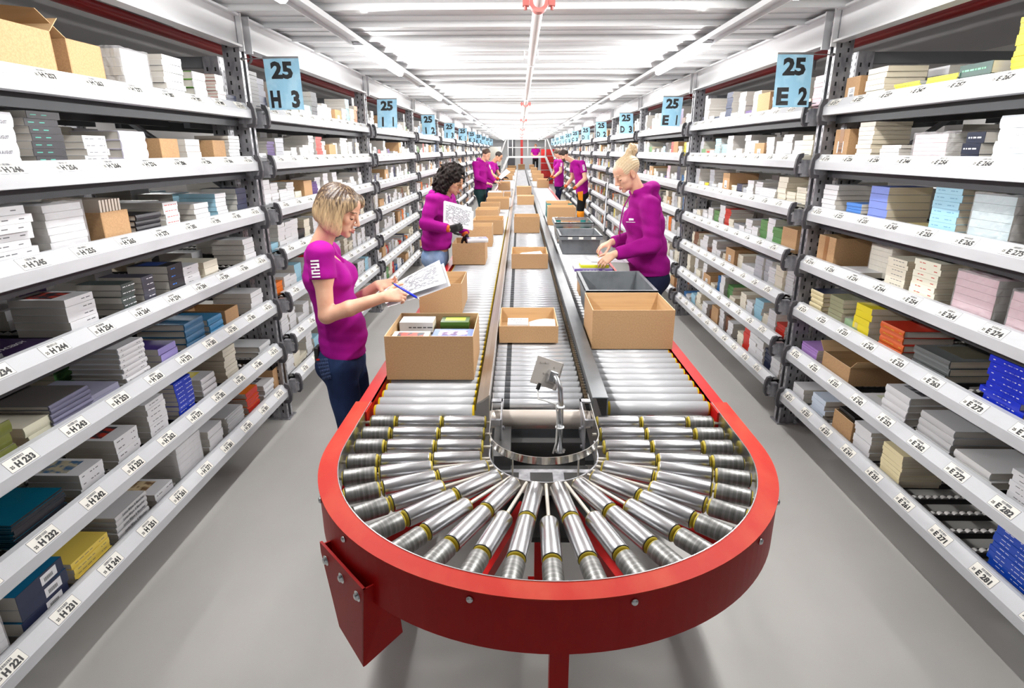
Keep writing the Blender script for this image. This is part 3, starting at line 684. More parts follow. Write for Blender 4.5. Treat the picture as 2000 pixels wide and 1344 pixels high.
def sdf_mesh(name, mats, parent, org, prims, h, disp=None, fine=(), matf=None, lohi=None):
    """coarse surface plus finer surface inside the boxes of 'fine' = [(lo, hi, h)]"""
    bb = [p.box() for p in prims if p.op == 'u']
    lo = np.min([b[0] for b in bb], 0) - h; hi = np.max([b[1] for b in bb], 0) + h
    if lohi: lo, hi = np.maximum(lo, lohi[0]), np.minimum(hi, lohi[1])
    F, lo = field(prims, lo, hi, h, disp); V, Q = nets(F, lo, h); Vs = [V]; Qs = []
    keep = np.ones(len(Q), bool)
    if fine:
        C = V[Q].mean(1)
        for a, b, hf in fine:
            keep &= ~((C > np.array(a) + h).all(1) & (C < np.array(b) - h).all(1))
    Qs.append(Q[keep]); n = len(V)
    for a, b, hf in fine:
        F2, l2 = field(prims, a, b, hf, disp); v2, q2 = nets(F2, l2, hf); Vs.append(v2); Qs.append(q2 + n); n += len(v2)
    V = np.concatenate(Vs); Q = np.concatenate(Qs)
    me = bpy.data.meshes.new(name); me.vertices.add(len(V)); me.vertices.foreach_set('co', (V - np.array(org)).astype(f32).ravel())
    me.loops.add(len(Q) * 4); me.loops.foreach_set('vertex_index', Q.astype(np.int32).ravel())
    me.polygons.add(len(Q)); me.polygons.foreach_set('loop_start', np.arange(0, len(Q) * 4, 4, dtype=np.int32)); me.polygons.foreach_set('loop_total', np.full(len(Q), 4, np.int32))
    for m in (mats if isinstance(mats, (list, tuple)) else [mats]): me.materials.append(m)
    me.update(calc_edges=True); me.polygons.foreach_set('use_smooth', np.ones(len(Q), bool))
    if matf is not None: me.polygons.foreach_set('material_index', matf(V[Q].mean(1)).astype(np.int32))
    me.update(); o = link(name, me, parent)
    sm_ = o.modifiers.new('smooth', 'SMOOTH'); sm_.factor = .5; sm_.iterations = 2 if h > .0045 else 1
    return o
def frame(F, up=(0, 0, 1)):
    y = nrm(F); x = nrm(np.cross(y, up)); z = np.cross(x, y); return np.stack([x, y, z])   # rows: side, forward, up
def head_prims(c, M, s=1.0, fem=True, ears=True, beard=False):
    def L(x, y, z): return c + (np.array([x, y, z]) * s) @ M
    def E(x, y, z, a, b, d, k=.015, op='u', MM=None): return Ell(L(x, y, z), np.array([a, b, d]) * s, M if MM is None else MM, k, op)
    jw = .046 if fem else .052
    P = [E(0, -.012, .034, .073, .093, .080), E(0, .034, .045, .056, .050, .046, .02), E(0, .024, -.025, .058, .058, .074, .02),
         E(0, .034, -.072, jw, .046, .036, .02), E(0, .068, -.098, .020 if fem else .024, .016, .015, .014)]
    for q in (-1, 1):
        P += [E(q * .038, .052, -.022, .022, .024, .021, .016), E(q * .028, .040, -.062, .022, .030, .028, .016)]
    P += [Cap(L(-.032, .078, .019), L(.032, .078, .019), .009 * s, k=.012)]
    for q in (-1, 1): P += [E(q * .031, .096, -.001, .0155, .016, .0115, .012, 's'), Ell(L(q * .031, .0735, -.002), V3(.0125, .0125, .0125) * s, M, .004)]
    P += [Cap(L(0, .084, .010), L(0, .1035, -.028), .0070 * s, .0098 * s, k=.010), Ell(L(0, .1035, -.031), V3(.0095, .0095, .008) * s, M, .006)]
    for q in (-1, 1): P += [Ell(L(q * .0105, .0935, -.034), V3(.0075, .0095, .007) * s, M, .006)]
    for q in (-1, 1):
        P += [Cap(L(0, .0925, -.0605), L(q * .017, .083, -.0665), .0050 * s, .0032 * s, k=.006), Cap(L(0, .0915, -.0735), L(q * .016, .083, -.0685), .0058 * s, .003 * s, k=.006)]
        P += [Cap(L(0, .0985, -.0672), L(q * .020, .088, -.0680), .0018 * s, .0014 * s, k=.003, op='s')]
    if ears:
        for q in (-1, 1):
            P += [E(q * .077, -.010, -.008, .0075, .019, .030, .006), E(q * .075, -.006, -.026, .007, .011, .012, .006), E(q * .086, -.006, -.004, .0065, .010, .016, .005, 's')]
    return P
def hand_prims(w, yd, zb, side, curl=(.3, .4, .3), thumb=(.5, .3), s=1.0, spread=.06, idx=None):
    """w wrist, yd towards the fingers, zb out of the back of the hand, side +1: thumb towards yd x zb"""
    y = nrm(yd); z = nrm(np.asarray(zb) - y * (np.asarray(zb) @ y)); x = np.cross(y, z) * side
    def L(a, b, c): return np.asarray(w) + (x * a + y * b + z * c) * s
    P = [Cap(L(0, -.01, 0), L(0, .03, 0), .019 * s, .021 * s, k=.012, side=z, w=.72)]
    for a in (.026, .009, -.009, -.025): P.append(Cap(L(a * .6, .015, 0), L(a, .080 - abs(a - .009) * .22, 0), .0135 * s, .0115 * s, k=.010))
    P.append(Ell(L(.018, .035, -.010), V3(.017, .026, .014) * s, np.stack([x, y, z]), .010))
    for i, (a, ln, r) in enumerate(((.026, .070, .0083), (.009, .078, .0085), (-.009, .072, .0080), (-.025, .056, .0072))):
        p = L(a, .080 - abs(a - .009) * .22, 0); ang = 0; cc = curl if (idx is None or i not in idx) else idx[i]
        sp = spread * (1.2 - i) * .7
        for j, fr in enumerate((.45, .30, .25)):
            ang += cc[j] + .03 * i * (j > 0); dr = (y * math.cos(ang) - z * math.sin(ang)) + x * sp; dr = nrm(dr)
            q = p + dr * ln * fr * s; P.append(Cap(p, q, (r - j * .0007) * s, (r - (j + 1) * .0007) * s, k=.003 if j else .006)); p = q
    p = L(.018, .018, -.008); t0, t1 = thumb
    d1 = nrm(x * math.sin(.9) * math.cos(t0) + y * math.cos(.9) - z * math.sin(t0) * .9)
    q = p + d1 * .042 * s; P.append(Cap(p, q, .0125 * s, .0105 * s, k=.010))
    d2 = nrm(d1 + y * .55 - z * t1 * .5 - x * .15); q2 = q + d2 * .030 * s; P.append(Cap(q, q2, .0102 * s, .0092 * s, k=.005))
    d3 = nrm(d2 + y * .25 - x * t1 - z * t1 * .3); q3 = q2 + d3 * .025 * s; P.append(Cap(q2, q3, .0092 * s, .0072 * s, k=.005))
    return P
def wrinkle(amp, fr=(11, 11, 38), seed=0.0):
    def f(P):
        x, y, z = P[:, 0] * fr[0] + seed, P[:, 1] * fr[1] + seed * 1.7, P[:, 2] * fr[2] + seed * .6
        n = np.sin(z + 1.2 * np.sin(x * .9 + .5) + .8 * np.sin(y * 1.1)) * (.6 + .4 * np.sin(x * .7 + y + z * .13)) + .35 * np.sin(1.9 * z + 1.4 * x + np.sin(1.3 * y))
        return amp * n
    return f
SKIN = mat('skin_light', s2l(224, 176, 148), 0.5, noise=((14, 14, 14), s2l(212, 154, 126), 0.4, 0.75)); SKIN.node_tree.nodes['Principled BSDF'].inputs['Subsurface Weight'].default_value = 0.0
SKIN2 = mat('skin_tan', s2l(206, 156, 124), 0.5, noise=((14, 14, 14), s2l(190, 136, 104), 0.4, 0.75))
LIPM = mat('lips', s2l(192, 122, 110), 0.4); LASH = mat('lashes', s2l(60, 44, 38), 0.6); EYEW = mat('eye_white', s2l(225, 220, 214), 0.3)
MAG = mat('magenta_cotton', s2l(162, 14, 138), 0.85, noise=((5, 5, 5), s2l(154, 10, 130), 0.4, 0.6), bump=((500, 500, 500), .12, .001), spec=.2)
MAGH = mat('magenta_fleece', s2l(150, 18, 126), 0.92, noise=((6, 6, 6), s2l(140, 14, 116), 0.4, 0.6), bump=((350, 350, 350), .2, .001), spec=.15)
JEAN = mat('dark_jeans', s2l(38, 56, 92), 0.85, noise=((9, 9, 5), s2l(28, 40, 72), 0.4, 0.65), bump=((600, 600, 600), .2, .001), spec=.15)
JEANL = mat('light_jeans', s2l(150, 172, 204), 0.85, noise=((14, 14, 8), s2l(112, 138, 178), 0.4, 0.65), spec=.15)
JEAND = mat('navy_jeans', s2l(28, 34, 58), 0.85, spec=.15)
GREENT = mat('dark_green_trousers', s2l(30, 54, 56), 0.85, spec=.15)
BLACKT = mat('black_work_trousers', s2l(26, 26, 28), 0.85, spec=.2); ORANGE = mat('orange_panel', s2l(250, 150, 10), 0.7)
SHOE = mat('black_shoe', s2l(32, 31, 33), 0.6); SOLE = mat('shoe_sole', s2l(210, 210, 208), 0.6)
GLOVE = mat('glove_black', s2l(34, 32, 34), 0.8); CUFFO = mat('glove_cuff_orange', s2l(190, 84, 24), 0.85)
EMBL = mat('emblem_white', s2l(240, 236, 240), 0.7)
def hair_mat(name, root, tip, zc, zr, fr=(180, 180, 10), rough=.45):
    m = bpy.data.materials.new(name); m.use_nodes = True; nt = m.node_tree; b = nt.nodes['Principled BSDF']
    tc = nt.nodes.new('ShaderNodeTexCoord'); mp = nt.nodes.new('ShaderNodeMapping'); mp.inputs['Scale'].default_value = fr
    n = nt.nodes.new('ShaderNodeTexNoise'); n.inputs['Scale'].default_value = 1; n.inputs['Detail'].default_value = 3
    sp = nt.nodes.new('ShaderNodeSeparateXYZ'); mr = nt.nodes.new('ShaderNodeMapRange'); mr.inputs[1].default_value = zc + zr; mr.inputs[2].default_value = zc - zr
    ad = nt.nodes.new('ShaderNodeMath'); ad.operation = 'ADD'; sb = nt.nodes.new('ShaderNodeMath'); sb.operation = 'MULTIPLY_ADD'; sb.inputs[1].default_value = 1.5; sb.inputs[2].default_value = -.75
    mx = nt.nodes.new('ShaderNodeValToRGB'); mx.color_ramp.elements[0].color = (*root, 1); mx.color_ramp.elements[1].color = (*tip, 1)
    L = nt.links.new; L(tc.outputs['Object'], mp.inputs[0]); L(mp.outputs[0], n.inputs['Vector']); L(tc.outputs['Object'], sp.inputs[0]); L(sp.outputs[2], mr.inputs[0])
    L(n.outputs['Fac'], sb.inputs[0]); L(mr.outputs[0], ad.inputs[0]); L(sb.outputs[0], ad.inputs[1]); ad.use_clamp = True; L(ad.outputs[0], mx.inputs[0]); L(mx.outputs[0], b.inputs['Base Color'])
    b.inputs['Roughness'].default_value = rough; bp = nt.nodes.new('ShaderNodeBump'); bp.inputs['Strength'].default_value = .25; bp.inputs['Distance'].default_value = .002; L(n.outputs['Fac'], bp.inputs['Height']); L(bp.outputs[0], b.inputs['Normal'])
    return m
def A(u, v, Y): return np.array(at(u, v, Y))
def emblem(parent, org, a, b, r, t0, t1, dirn, half=.024):
    """white stripe mark laid round a sleeve: a->b sleeve axis, r radius, dirn outward direction it faces"""
    a = np.array(a); b = np.array(b); w = nrm(b - a); L = np.linalg.norm(b - a); n = nrm(np.array(dirn) - w * (np.array(dirn) @ w)); t = np.cross(w, n)
    m = MB(org)
    def pt(s, x, e=.0035):
        an = x / r; return Vector(a + w * s + (n * math.cos(an) + t * math.sin(an)) * (r + e))
    def patch(s0, s1, x0, x1):
        k = 5
        for i in range(k):
            xa, xb = x0 + (x1 - x0) * i / k, x0 + (x1 - x0) * (i + 1) / k; m.quad(pt(s0, xa), pt(s1, xa), pt(s1, xb), pt(s0, xb))
    u = (t1 - t0) / 11.0
    for i in range(6): patch(t0 + u * (2 * i), t0 + u * (2 * i + 1), -half, half)
    patch(t0 + u * 3, t0 + u * 4, -half, -half * .55); patch(t0 + u * 5, t0 + u * 6, -half * .1, half * .1); patch(t0 + u * 7, t0 + u * 8, half * .55, half)
    o = m.build('sleeve_emblem', EMBL, parent); tag(o, 'white striped emblem on the sleeve'); return o
def shoes(P, r, org, feet, fwd):
    for i, f in enumerate(feet):
        f = np.array(f); fw = nrm(V3(fwd[0], fwd[1], 0)); sd = V3(-fw[1], fw[0], 0)
        pr = [Cap(V3(f[0], f[1], .045) - fw * .05, V3(f[0], f[1], .038) + fw * .10, .042, .034, k=.03, side=sd, w=1.15), Cap(V3(f[0], f[1], .05), V3(f[0], f[1], .11), .042, .045, k=.02)]
        pr += [Cap(V3(f[0], f[1], .004) - fw * .3, V3(f[0], f[1], .004) + fw * .3, .0, k=.001)] if False else []
        F = [Cap(c.a, c.b, c.ra, c.rb, k=c.k, side=c.side, w=c.w, clip=[((0, 0, .002), (0, 0, -1))]) for c in pr]
        sdf_mesh('shoe', SHOE, r, org, F, .008, matf=None)
def person(label, J, P):
    """J joints in world metres; P proportions, clothes and flags"""
    h = P.get('h', .006); hf = P.get('hf', .003); fem = P.get('fem', False); K = P.get('scale', 1.0)
    base = (float(J['pel'][0]), float(J['pel'][1]), 0.0); r = empty('person', base, label=label, cat='person', group=P.get('group'))
    fwd = nrm(V3(*P['fwd'], 0)); sx = V3(fwd[1], -fwd[0], 0)       # person's right-hand side
    pel, chest, neck = J['pel'], J['chest'], J['neck']; waist = J.get('waist', pel * .5 + chest * .5)
    Mh = frame(P['face']); hc = J['head']; hs = P.get('hs', 1.0)
    cl = P.get('cloth', 'tee'); bulk = .012 if cl == 'hood' else .004
    def torso(e):
        q = [Cap(pel - V3(0, 0, .03), waist, P['rp'] + e, P['rw'] + e, k=.03, side=sx, w=P.get('wp', 1.35)),
             Cap(waist, chest, P['rw'] + e, P['rc'] + e, k=.03, side=sx, w=P.get('wc', 1.38)),
             Cap(chest, chest * .25 + neck * .75 - V3(0, 0, .03), P['rc'] * .93 + e, P['rc'] * .62 + e, k=.04, side=sx, w=1.55),
             Cap(J['shR'], neck - V3(0, 0, .035), .050 * K + e, .052 * K + e, k=.04), Cap(J['shL'], neck - V3(0, 0, .035), .050 * K + e, .052 * K + e, k=.04)]
        if P.get('belly'): q.append(Ell(waist * .55 + pel * .45 + fwd * P['belly'], V3(.085, .085, .09) + e, k=.05))
        if fem:
            for sgn in (-1, 1): q.append(Ell(chest + fwd * (P['rc'] * .72) + sx * sgn * .062 - V3(0, 0, .012), V3(.062, .062, .060) * P.get('bust', 1) + e, k=.035))
        return q
    ru, rl, rw_ = P.get('arm', (.044, .037, .026))
    arms = []
    for S_ in 'RL':
        sh, el, wr = J['sh' + S_], J['el' + S_], J['wr' + S_]
        arms += [Cap(sh, el, ru, rl, k=.02), Cap(el, el * .6 + wr * .4, rl, rl * .98, k=.015), Cap(el * .6 + wr * .4, wr, rl * .98, rw_, k=.015, side=None)]
        arms += [Ell(sh * .65 + el * .35 + V3(0, 0, .004), V3(.047, .047, .05) * (ru / .044), k=.03)]
    legs = []; tr = P.get('thigh', .082)
    for S_ in 'RL': legs += [Cap(J['hip' + S_], J['kn' + S_], tr, .055 * K, k=.03), Cap(J['kn' + S_], J['an' + S_], .054 * K, .036 * K, k=.02)]
    seat = [Ell(pel - fwd * .05 + sx * q * .055 - V3(0, 0, .05), V3(.085, .085, .09), k=.04) for q in (-1, 1)]
    hands = []
    for S_ in 'RL':
        H = P.get('hand' + S_)
        if H: hands += [(S_, hand_prims(J['wr' + S_], H['d'], H['b'], H['side'], H.get('curl', (.4, .5, .3)), H.get('thumb', (.5, .3)), K * .95, idx=H.get('idx')))]
    body = torso(-.012) + [Cap(neck - V3(0, 0, .02), hc + V3(0, -.022, -.055) @ Mh, .050 * K if fem else .058 * K, .047 * K if fem else .055 * K, k=.02)] + arms + head_prims(hc, Mh, hs, fem)
    body += [Cap(c.a, c.b, c.ra - .012, c.rb - .010, k=c.k) for c in legs]
    fine = [(hc - .15, hc + .15, P.get('hh', hf))]
    for S_, hp in hands:
        if not P.get('glove'):
            body += hp; bb = [q.box() for q in hp]; fine.append((np.min([b[0] for b in bb], 0) - .004, np.max([b[1] for b in bb], 0) + .004, hf))
    bc = P.get('brow', LASH)
    def mf(C):
        q = (C - hc) @ Mh.T / hs; x, y, z = np.abs(q[:, 0]), q[:, 1], q[:, 2]; out = np.zeros(len(C))
        out[(x < .0165) & (y > .082) & (z < -.0595) & (z > -.0775)] = 1
        bz = .0215 + .004 * np.sin((x - .01) / .04 * 3.14); out[(x > .012) & (x < .046) & (y > .062) & (np.abs(z - bz) < .0033)] = 3
        e = np.hypot(x - .031, (z + .006) * 2.4); out[(e < .0135) & (y > .062) & (z < -.0045)] = 2
        if P.get('beard'): 
            out[(y > -.01) & (z < -.040) & (z > -.14) & (np.hypot(x / .022, (z + .067) / .013) > 1) & (y > .03 + (z + .05) * -.2)] = 3
            out[(x < .024) & (y > .07) & (z < -.045) & (z > -.057)] = 3
        if P.get('stubble_cap') : out[(z > .055 - y * .25) & (np.linalg.norm(q, axis=1) < .2)] = 3
        return out
    if P.get('fast'): fine = fine[:1]
    sdf_mesh('body', [P.get('skin', SKIN), LIPM, LASH, bc], r, base, body, h, fine=fine, matf=mf)
    # --- upper garment
    e = .002 if cl == 'tee' else .012
    sh_ = torso(e)
    for S_ in 'RL':
        s0, el, wr = J['sh' + S_], J['el' + S_], J['wr' + S_]
        if cl == 'tee':
            t = P.get('sleeve', .55); p = s0 + (el - s0) * t; n = nrm(el - s0)
            sh_ += [Cap(s0, s0 + (el - s0) * (t + .1), ru + .014, ru + .018, k=.02, clip=[(p, n)]), Ell(s0 * .65 + el * .35, V3(.052, .052, .053) * (ru / .044), k=.03) if False else Cap(s0, s0, .056 * K, k=.03)]
        else:
            n = nrm(wr - el); p = el + (wr - el) * .93
            sh_ += [Cap(s0, el, ru + .020, rl + .020, k=.025), Cap(el, wr, rl + .020, rw_ + .018, k=.02, clip=[(p, n)]), Cap(el + (wr - el) * .83, el + (wr - el) * 1.05, rw_ + .016, rw_ + .012, k=.008, clip=[(p, n)])]
    hem = pel + V3(0, 0, P.get('hem', -.06)); hemn = nrm(V3(0, 0, -1) + fwd * P.get('hemt', 0.0))
    if cl == 'hood': sh_ += [Cap(hem + V3(0, 0, .012), hem + V3(0, 0, .05), P['rp'] + .008, P['rp'] + .010, k=.012, side=sx, w=P.get('wp', 1.35))]
    sh_ = [q for q in sh_]
    for q in sh_[:2]: q.clip = list(q.clip) + [(hem, hemn)]
    if cl == 'hood':
        bk = neck - fwd * .05; sh_[-1].clip = [(hem, hemn)]
        sh_ += [Cap(neck + sx * .075 + fwd * .045 - V3(0, 0, .0), neck + sx * .085 - fwd * .03 + V3(0, 0, .02), .020, .028, k=.02), Cap(neck - sx * .075 + fwd * .045 - V3(0, 0, .0), neck - sx * .085 - fwd * .03 + V3(0, 0, .02), .020, .028, k=.02),
                Cap(neck + sx * .085 - fwd * .03 + V3(0, 0, .02), bk + V3(0, 0, .03) - fwd * .035, .028, .040, k=.02), Cap(neck - sx * .085 - fwd * .03 + V3(0, 0, .02), bk + V3(0, 0, .03) - fwd * .035, .028, .040, k=.02),
                Cap(bk + V3(0, 0, .03) - fwd * .03, bk - V3(0, 0, .05) - fwd * .055, .042, .045, k=.03, side=sx, w=1.5)]
        sh_ += [Cap(neck + fwd * .055 + V3(0, 0, .03), hc + V3(0, -.02, -.05) @ Mh, .048, .040, k=.006, op='s')]
    else:
        sh_ += [Cap(neck + fwd * .052 + V3(0, 0, .012), neck + fwd * .10 - V3(0, 0, P.get('vneck', .02)), .042, .028, k=.008, op='s'), Cap(neck + V3(0, 0, .004), hc, .058, .05, k=.006, op='s')]
    sdf_mesh('hoodie' if cl == 'hood' else 't_shirt', MAGH if cl == 'hood' else MAG, r, base, sh_, h, disp=wrinkle(P.get('wr', .0026) * (1.35 if cl == 'hood' else 1.0), (15, 15, 62) if cl == 'tee' else (13, 13, 46), seed=P.get('seed', 0)))
    # --- trousers
    tr_ = [Cap(pel - V3(0, 0, .05), pel + V3(0, 0, .02), P['rp'] - .006, P['rp'] - .010, k=.03, side=sx, w=P.get('wp', 1.35))] + seat
    tr_ += [Cap(c.a, c.b, c.ra, c.rb + P.get('flare', .012), k=c.k, clip=[((0, 0, .055), (0, 0, -1))]) for c in legs]
    sdf_mesh(P.get('trn', 'jeans'), P['trm'], r, base, tr_, max(h, .006), disp=wrinkle(.0020, (16, 16, 26), 2.0))
    shoes(P, r, base, [J['anR'], J['anL']], P.get('feet', P['fwd']))
    # --- gloves
    if P.get('glove'):
        for S_, hp in hands:
            g = sdf_mesh('glove', [GLOVE], r, base, [Cap(q.a, q.b, q.ra + .002, q.rb + .002, k=q.k, side=q.side, w=q.w) if isinstance(q, Cap) else q for q in hp], hf)
            wr, el = J['wr' + S_], J['el' + S_]; d = nrm(el - wr); MBo = MB(base); MBo.lathe(tuple(wr - d * .012), tuple(wr + d * .055), [(0, .028 * K, 0), (.02, .032 * K, 0), (.067, .037 * K, 0)], 16); tag(MBo.build('glove_cuff', CUFFO, r), 'orange knitted cuff')
    return r, base, Mh, hc, hs, J
def stand(pel, fwd, dx=.085, stance=0.0, K=1.0, knee=.03):
    f = nrm(V3(*fwd, 0)); s = V3(f[1], -f[0], 0); z = pel[2]; J = {}
    for n, q in (('R', 1), ('L', -1)):
        J['hip' + n] = pel + s * q * dx - V3(0, 0, .06); J['kn' + n] = V3(pel[0], pel[1], z * .53) + s * q * (dx + .01) + f * (knee + stance * q * .4); J['an' + n] = V3(pel[0], pel[1], .075) + s * q * (dx + .015) + f * (stance * q - .02)
    return J
# ---------- the woman with the blond bob
J = dict(pel=A(671, 688, 2.9), waist=A(661, 612, 2.9), chest=A(638, 536, 2.9), neck=A(622, 478, 2.9), head=A(664, 411, 2.9),
         shR=A(626, 497, 2.755), elR=A(638, 617, 2.71), wrR=A(750, 580, 2.70), shL=A(640, 494, 3.05), elL=A(662, 612, 3.08), wrL=A(738, 557, 2.98))
J.update(stand(J['pel'], (1, 0)))
w1 = dict(fwd=(1, 0), face=(.94, -.10, -.40), fem=True, rp=.112, rw=.100, rc=.104, wp=1.35, wc=1.28, bust=1.0, belly=.045, arm=(.046, .037, .025), thigh=.086, sleeve=.40, hem=-.005, vneck=.07, h=.0055, hf=.0028, hh=.0022,
          trm=JEAN, brow=mat('brow_brown', s2l(128, 92, 70), .7), seed=1.0,
          handR=dict(d=(.93, .12, .10), b=(.10, -.80, .55), side=-1, curl=(.75, .95, .6), thumb=(.2, .3), idx={0: (.55, .75, .35)}),
          handL=dict(d=(.86, -.25, .10), b=(-.15, .55, -.45), side=-1, curl=(.35, .35, .2), thumb=(.25, .1)))
r1, b1, M1, hc1, hs1, J1 = person('woman with blond bob in magenta t-shirt checking a list with blue pen', J, w1)
emblem(r1, b1, J['shR'], J['elR'], .0630, .025, .105, (-.15, -1, .1), half=.020)
def LH(M, c, s=1.0): return lambda x, y, z: c + (np.array([x, y, z]) * s) @ M
L = LH(M1, hc1)
hp = [Ell(L(0, -.018, .040), V3(.083, .102, .087), M1, .02)]
for q in (-1, 1):
    hp += [Ell(L(q * .066, -.030, -.012), V3(.030, .064, .075), M1, .03), Ell(L(q * .070, .006, -.045), V3(.020, .050, .060), M1, .03), Ell(L(q * .068, .040, -.062), V3(.011, .028, .048), M1, .015)]
    hp += [Ell(L(q * .050, .055, .050), V3(.030, .035, .050), M1, .02)]
hp += [Ell(L(0, -.078, -.020), V3(.078, .042, .076), M1, .03)]
hp += [Cap(L(0, .112, -.020), L(0, .150, -.125), .092, k=.012, op='s'), Ell(L(0, .03, -.135), V3(.060, .075, .055), M1, .015, 's')]
def strands(M, c, amp, fr=120, wav=0):
    def f(P):
        q = (P - c) @ M.T; an = np.arctan2(q[:, 0], q[:, 1] + .3 * 0); rr = np.hypot(q[:, 0], q[:, 1])
        t = an * 24 + np.sin(q[:, 2] * 14) * .5
        return amp * (np.sin(t) * .6 + np.sin(t * 2.3 + 1 + q[:, 2] * 12) * .4 + np.sin(t * 4.1 + 2) * .3)
    return f
HB = hair_mat('blond_bob_hair', s2l(58, 40, 29), s2l(222, 190, 144), hc1[2] - .005, .085, fr=(150, 150, 9))
o = sdf_mesh('hair', HB, r1, b1, hp, .003, disp=strands(M1, hc1, .0016)); tag(o, 'chin-length blond hair with darker roots')
# phone in the back pocket
pk = A(622, 688, 2.83)
m = MB(b1); m.box(pk[0] - .012, pk[0] + .012, pk[1] - .035, pk[1] + .03, pk[2] - .06, pk[2] + .035)
o = m.build('pocket_phone', BLACKP, r1); bevel(o, .006, 3); tag(o, 'black phone in the back pocket')
m = MB(b1); s0 = A(617, 690, 2.79); m.box(s0[0], s0[0] + .075, s0[1] - .005, s0[1] + .01, s0[2] - .17, s0[2] + .0)
from mathutils.bvhtree import BVHTree
def wrapped(name, parent, target, uv, n, m_, off=.0045, label=None):
    """a thin patch of cloth lying on a garment: uv = four corners as seen, n divisions"""
    me = target.data; mw = parent.location; bv = BVHTree.FromPolygons([v.co + mw for v in me.vertices], [tuple(p.vertices) for p in me.polygons])
    eye = Vector((0, 0, CAMH)); g = {}; mb_ = MB(parent.location)
    for i in range(n + 1):
        for j in range(n + 1):
            a, b = i / n, j / n; u = [uv[0][k] * (1 - a) * (1 - b) + uv[1][k] * a * (1 - b) + uv[2][k] * a * b + uv[3][k] * (1 - a) * b for k in (0, 1)]
            d = (at(u[0], u[1], 3) - eye).normalized(); h_, nn, _, _ = bv.ray_cast(eye, d)
            if h_ is None: return None
            g[i, j] = h_ + nn * (off if nn.dot(d) < 0 else -off)
    for i in range(n):
        for j in range(n): mb_.add([g[i, j], g[i + 1, j], g[i + 1, j + 1], g[i, j + 1]], [(0, 1, 2, 3)], 0, True)
    o = mb_.build(name, m_, parent, recalc=False); so = o.modifiers.new('thick', 'SOLIDIFY'); so.thickness = .0015; so.offset = 0
    return tag(o, label) if label else o
jn = [c for c in r1.children if c.name.startswith('jeans')][0]
wrapped('back_pocket', r1, jn, ((617, 702), (640, 700), (648, 738), (633, 744)), 6, mat('jeans_pocket', s2l(34, 52, 88), .85))
wrapped('pocket_tag', r1, jn, ((620, 701.5), (626, 701), (626.5, 704.5), (620.5, 705)), 2, RED, .007, 'small red tag on the pocket')
# ---------- the curly-haired woman
J = dict(pel=A(852, 492, 5.5), waist=A(854, 455, 5.5), chest=A(862, 414, 5.5), neck=A(866, 386, 5.5), head=A(885, 352, 5.48),
         shR=A(845, 393, 5.32), elR=A(832, 437, 5.25), wrR=A(877, 447, 5.18), shL=A(876, 390, 5.68), elL=A(893, 428, 5.66), wrL=A(909, 458, 5.56))
J.update(stand(J['pel'], (1, 0)))
w2 = dict(fwd=(1, 0), face=(.84, -.34, -.42), fem=True, cloth='hood', rp=.122, rw=.120, rc=.110, wp=1.3, wc=1.3, arm=(.044, .037, .026), hem=.035, h=.009, hf=.005, hh=.0042, trm=JEANL, skin=SKIN2, seed=3.0, wr=.004, glove=True,
          handR=dict(d=(.95, -.1, .12), b=(-.1, -.9, -.2), side=1, curl=(.5, .6, .3), thumb=(.1, .1)), handL=dict(d=(.35, -.2, -.9), b=(.5, .5, .1), side=-1))
r2, b2, M2, hc2, hs2, J2 = person('woman with dark curly hair and glasses in magenta hoodie holding papers', J, w2)
L = LH(M2, hc2)
hp = [Ell(L(0, -.025, .045), V3(.098, .115, .100), M2, .02), Ell(L(0, -.085, -.02), V3(.105, .075, .12), M2, .03), Ell(L(.07, -.05, -.07), V3(.05, .07, .10), M2, .03), Ell(L(-.07, -.05, -.07), V3(.05, .07, .10), M2, .03), Ell(L(0, -.10, -.10), V3(.09, .06, .09), M2, .03),
      Ell(L(0, .110, -.040), V3(.060, .062, .092), M2, .008, 's'), Ell(L(0, .03, -.135), V3(.052, .07, .05), M2, .015, 's')]
def curls(a, fr=60):
    def f(P): x, y, z = (P * fr).T; return a * (np.sin(x + np.sin(z * .8) * 1.5) * np.sin(y + np.sin(x * .9)) * np.sin(z * 1.1 + np.sin(y))) - a * .6 * np.sin(z * 1.7 + x) * np.sin(1.9 * x - y)
    return f
HD = mat('dark_curly_hair', s2l(34, 25, 22), 0.75, noise=((60, 60, 60), s2l(18, 13, 12), .4, .6), spec=.2)
tag(sdf_mesh('hair', HD, r2, b2, hp, .0055, disp=curls(.016, 75)), 'shoulder-length dark curly hair')
def glasses(M, c, par, org, matl, s=1.0):
    L = LH(M, c, s); m = MB(org)
    for q in (-1, 1):
        pts = [Vector(L(q * .033 + .022 * math.cos(a), .098 - .006 * abs(math.cos(a)), -.006 + .018 * math.sin(a))) for a in [i * math.pi / 8 for i in range(17)]]
        m.tube(pts, .0016, 6); m.tube([Vector(L(q * .055, .093, 0)), Vector(L(q * .078, .05, 0)), Vector(L(q * .080, -.01, .0))], .0014, 6)
    m.tube([Vector(L(-.011, .100, .0)), Vector(L(.011, .100, .0))], .0014, 6); return m.build('glasses', matl, par)
glasses(M2, hc2, r2, b2, mat('glasses_gold', s2l(170, 130, 80), .3, .7))
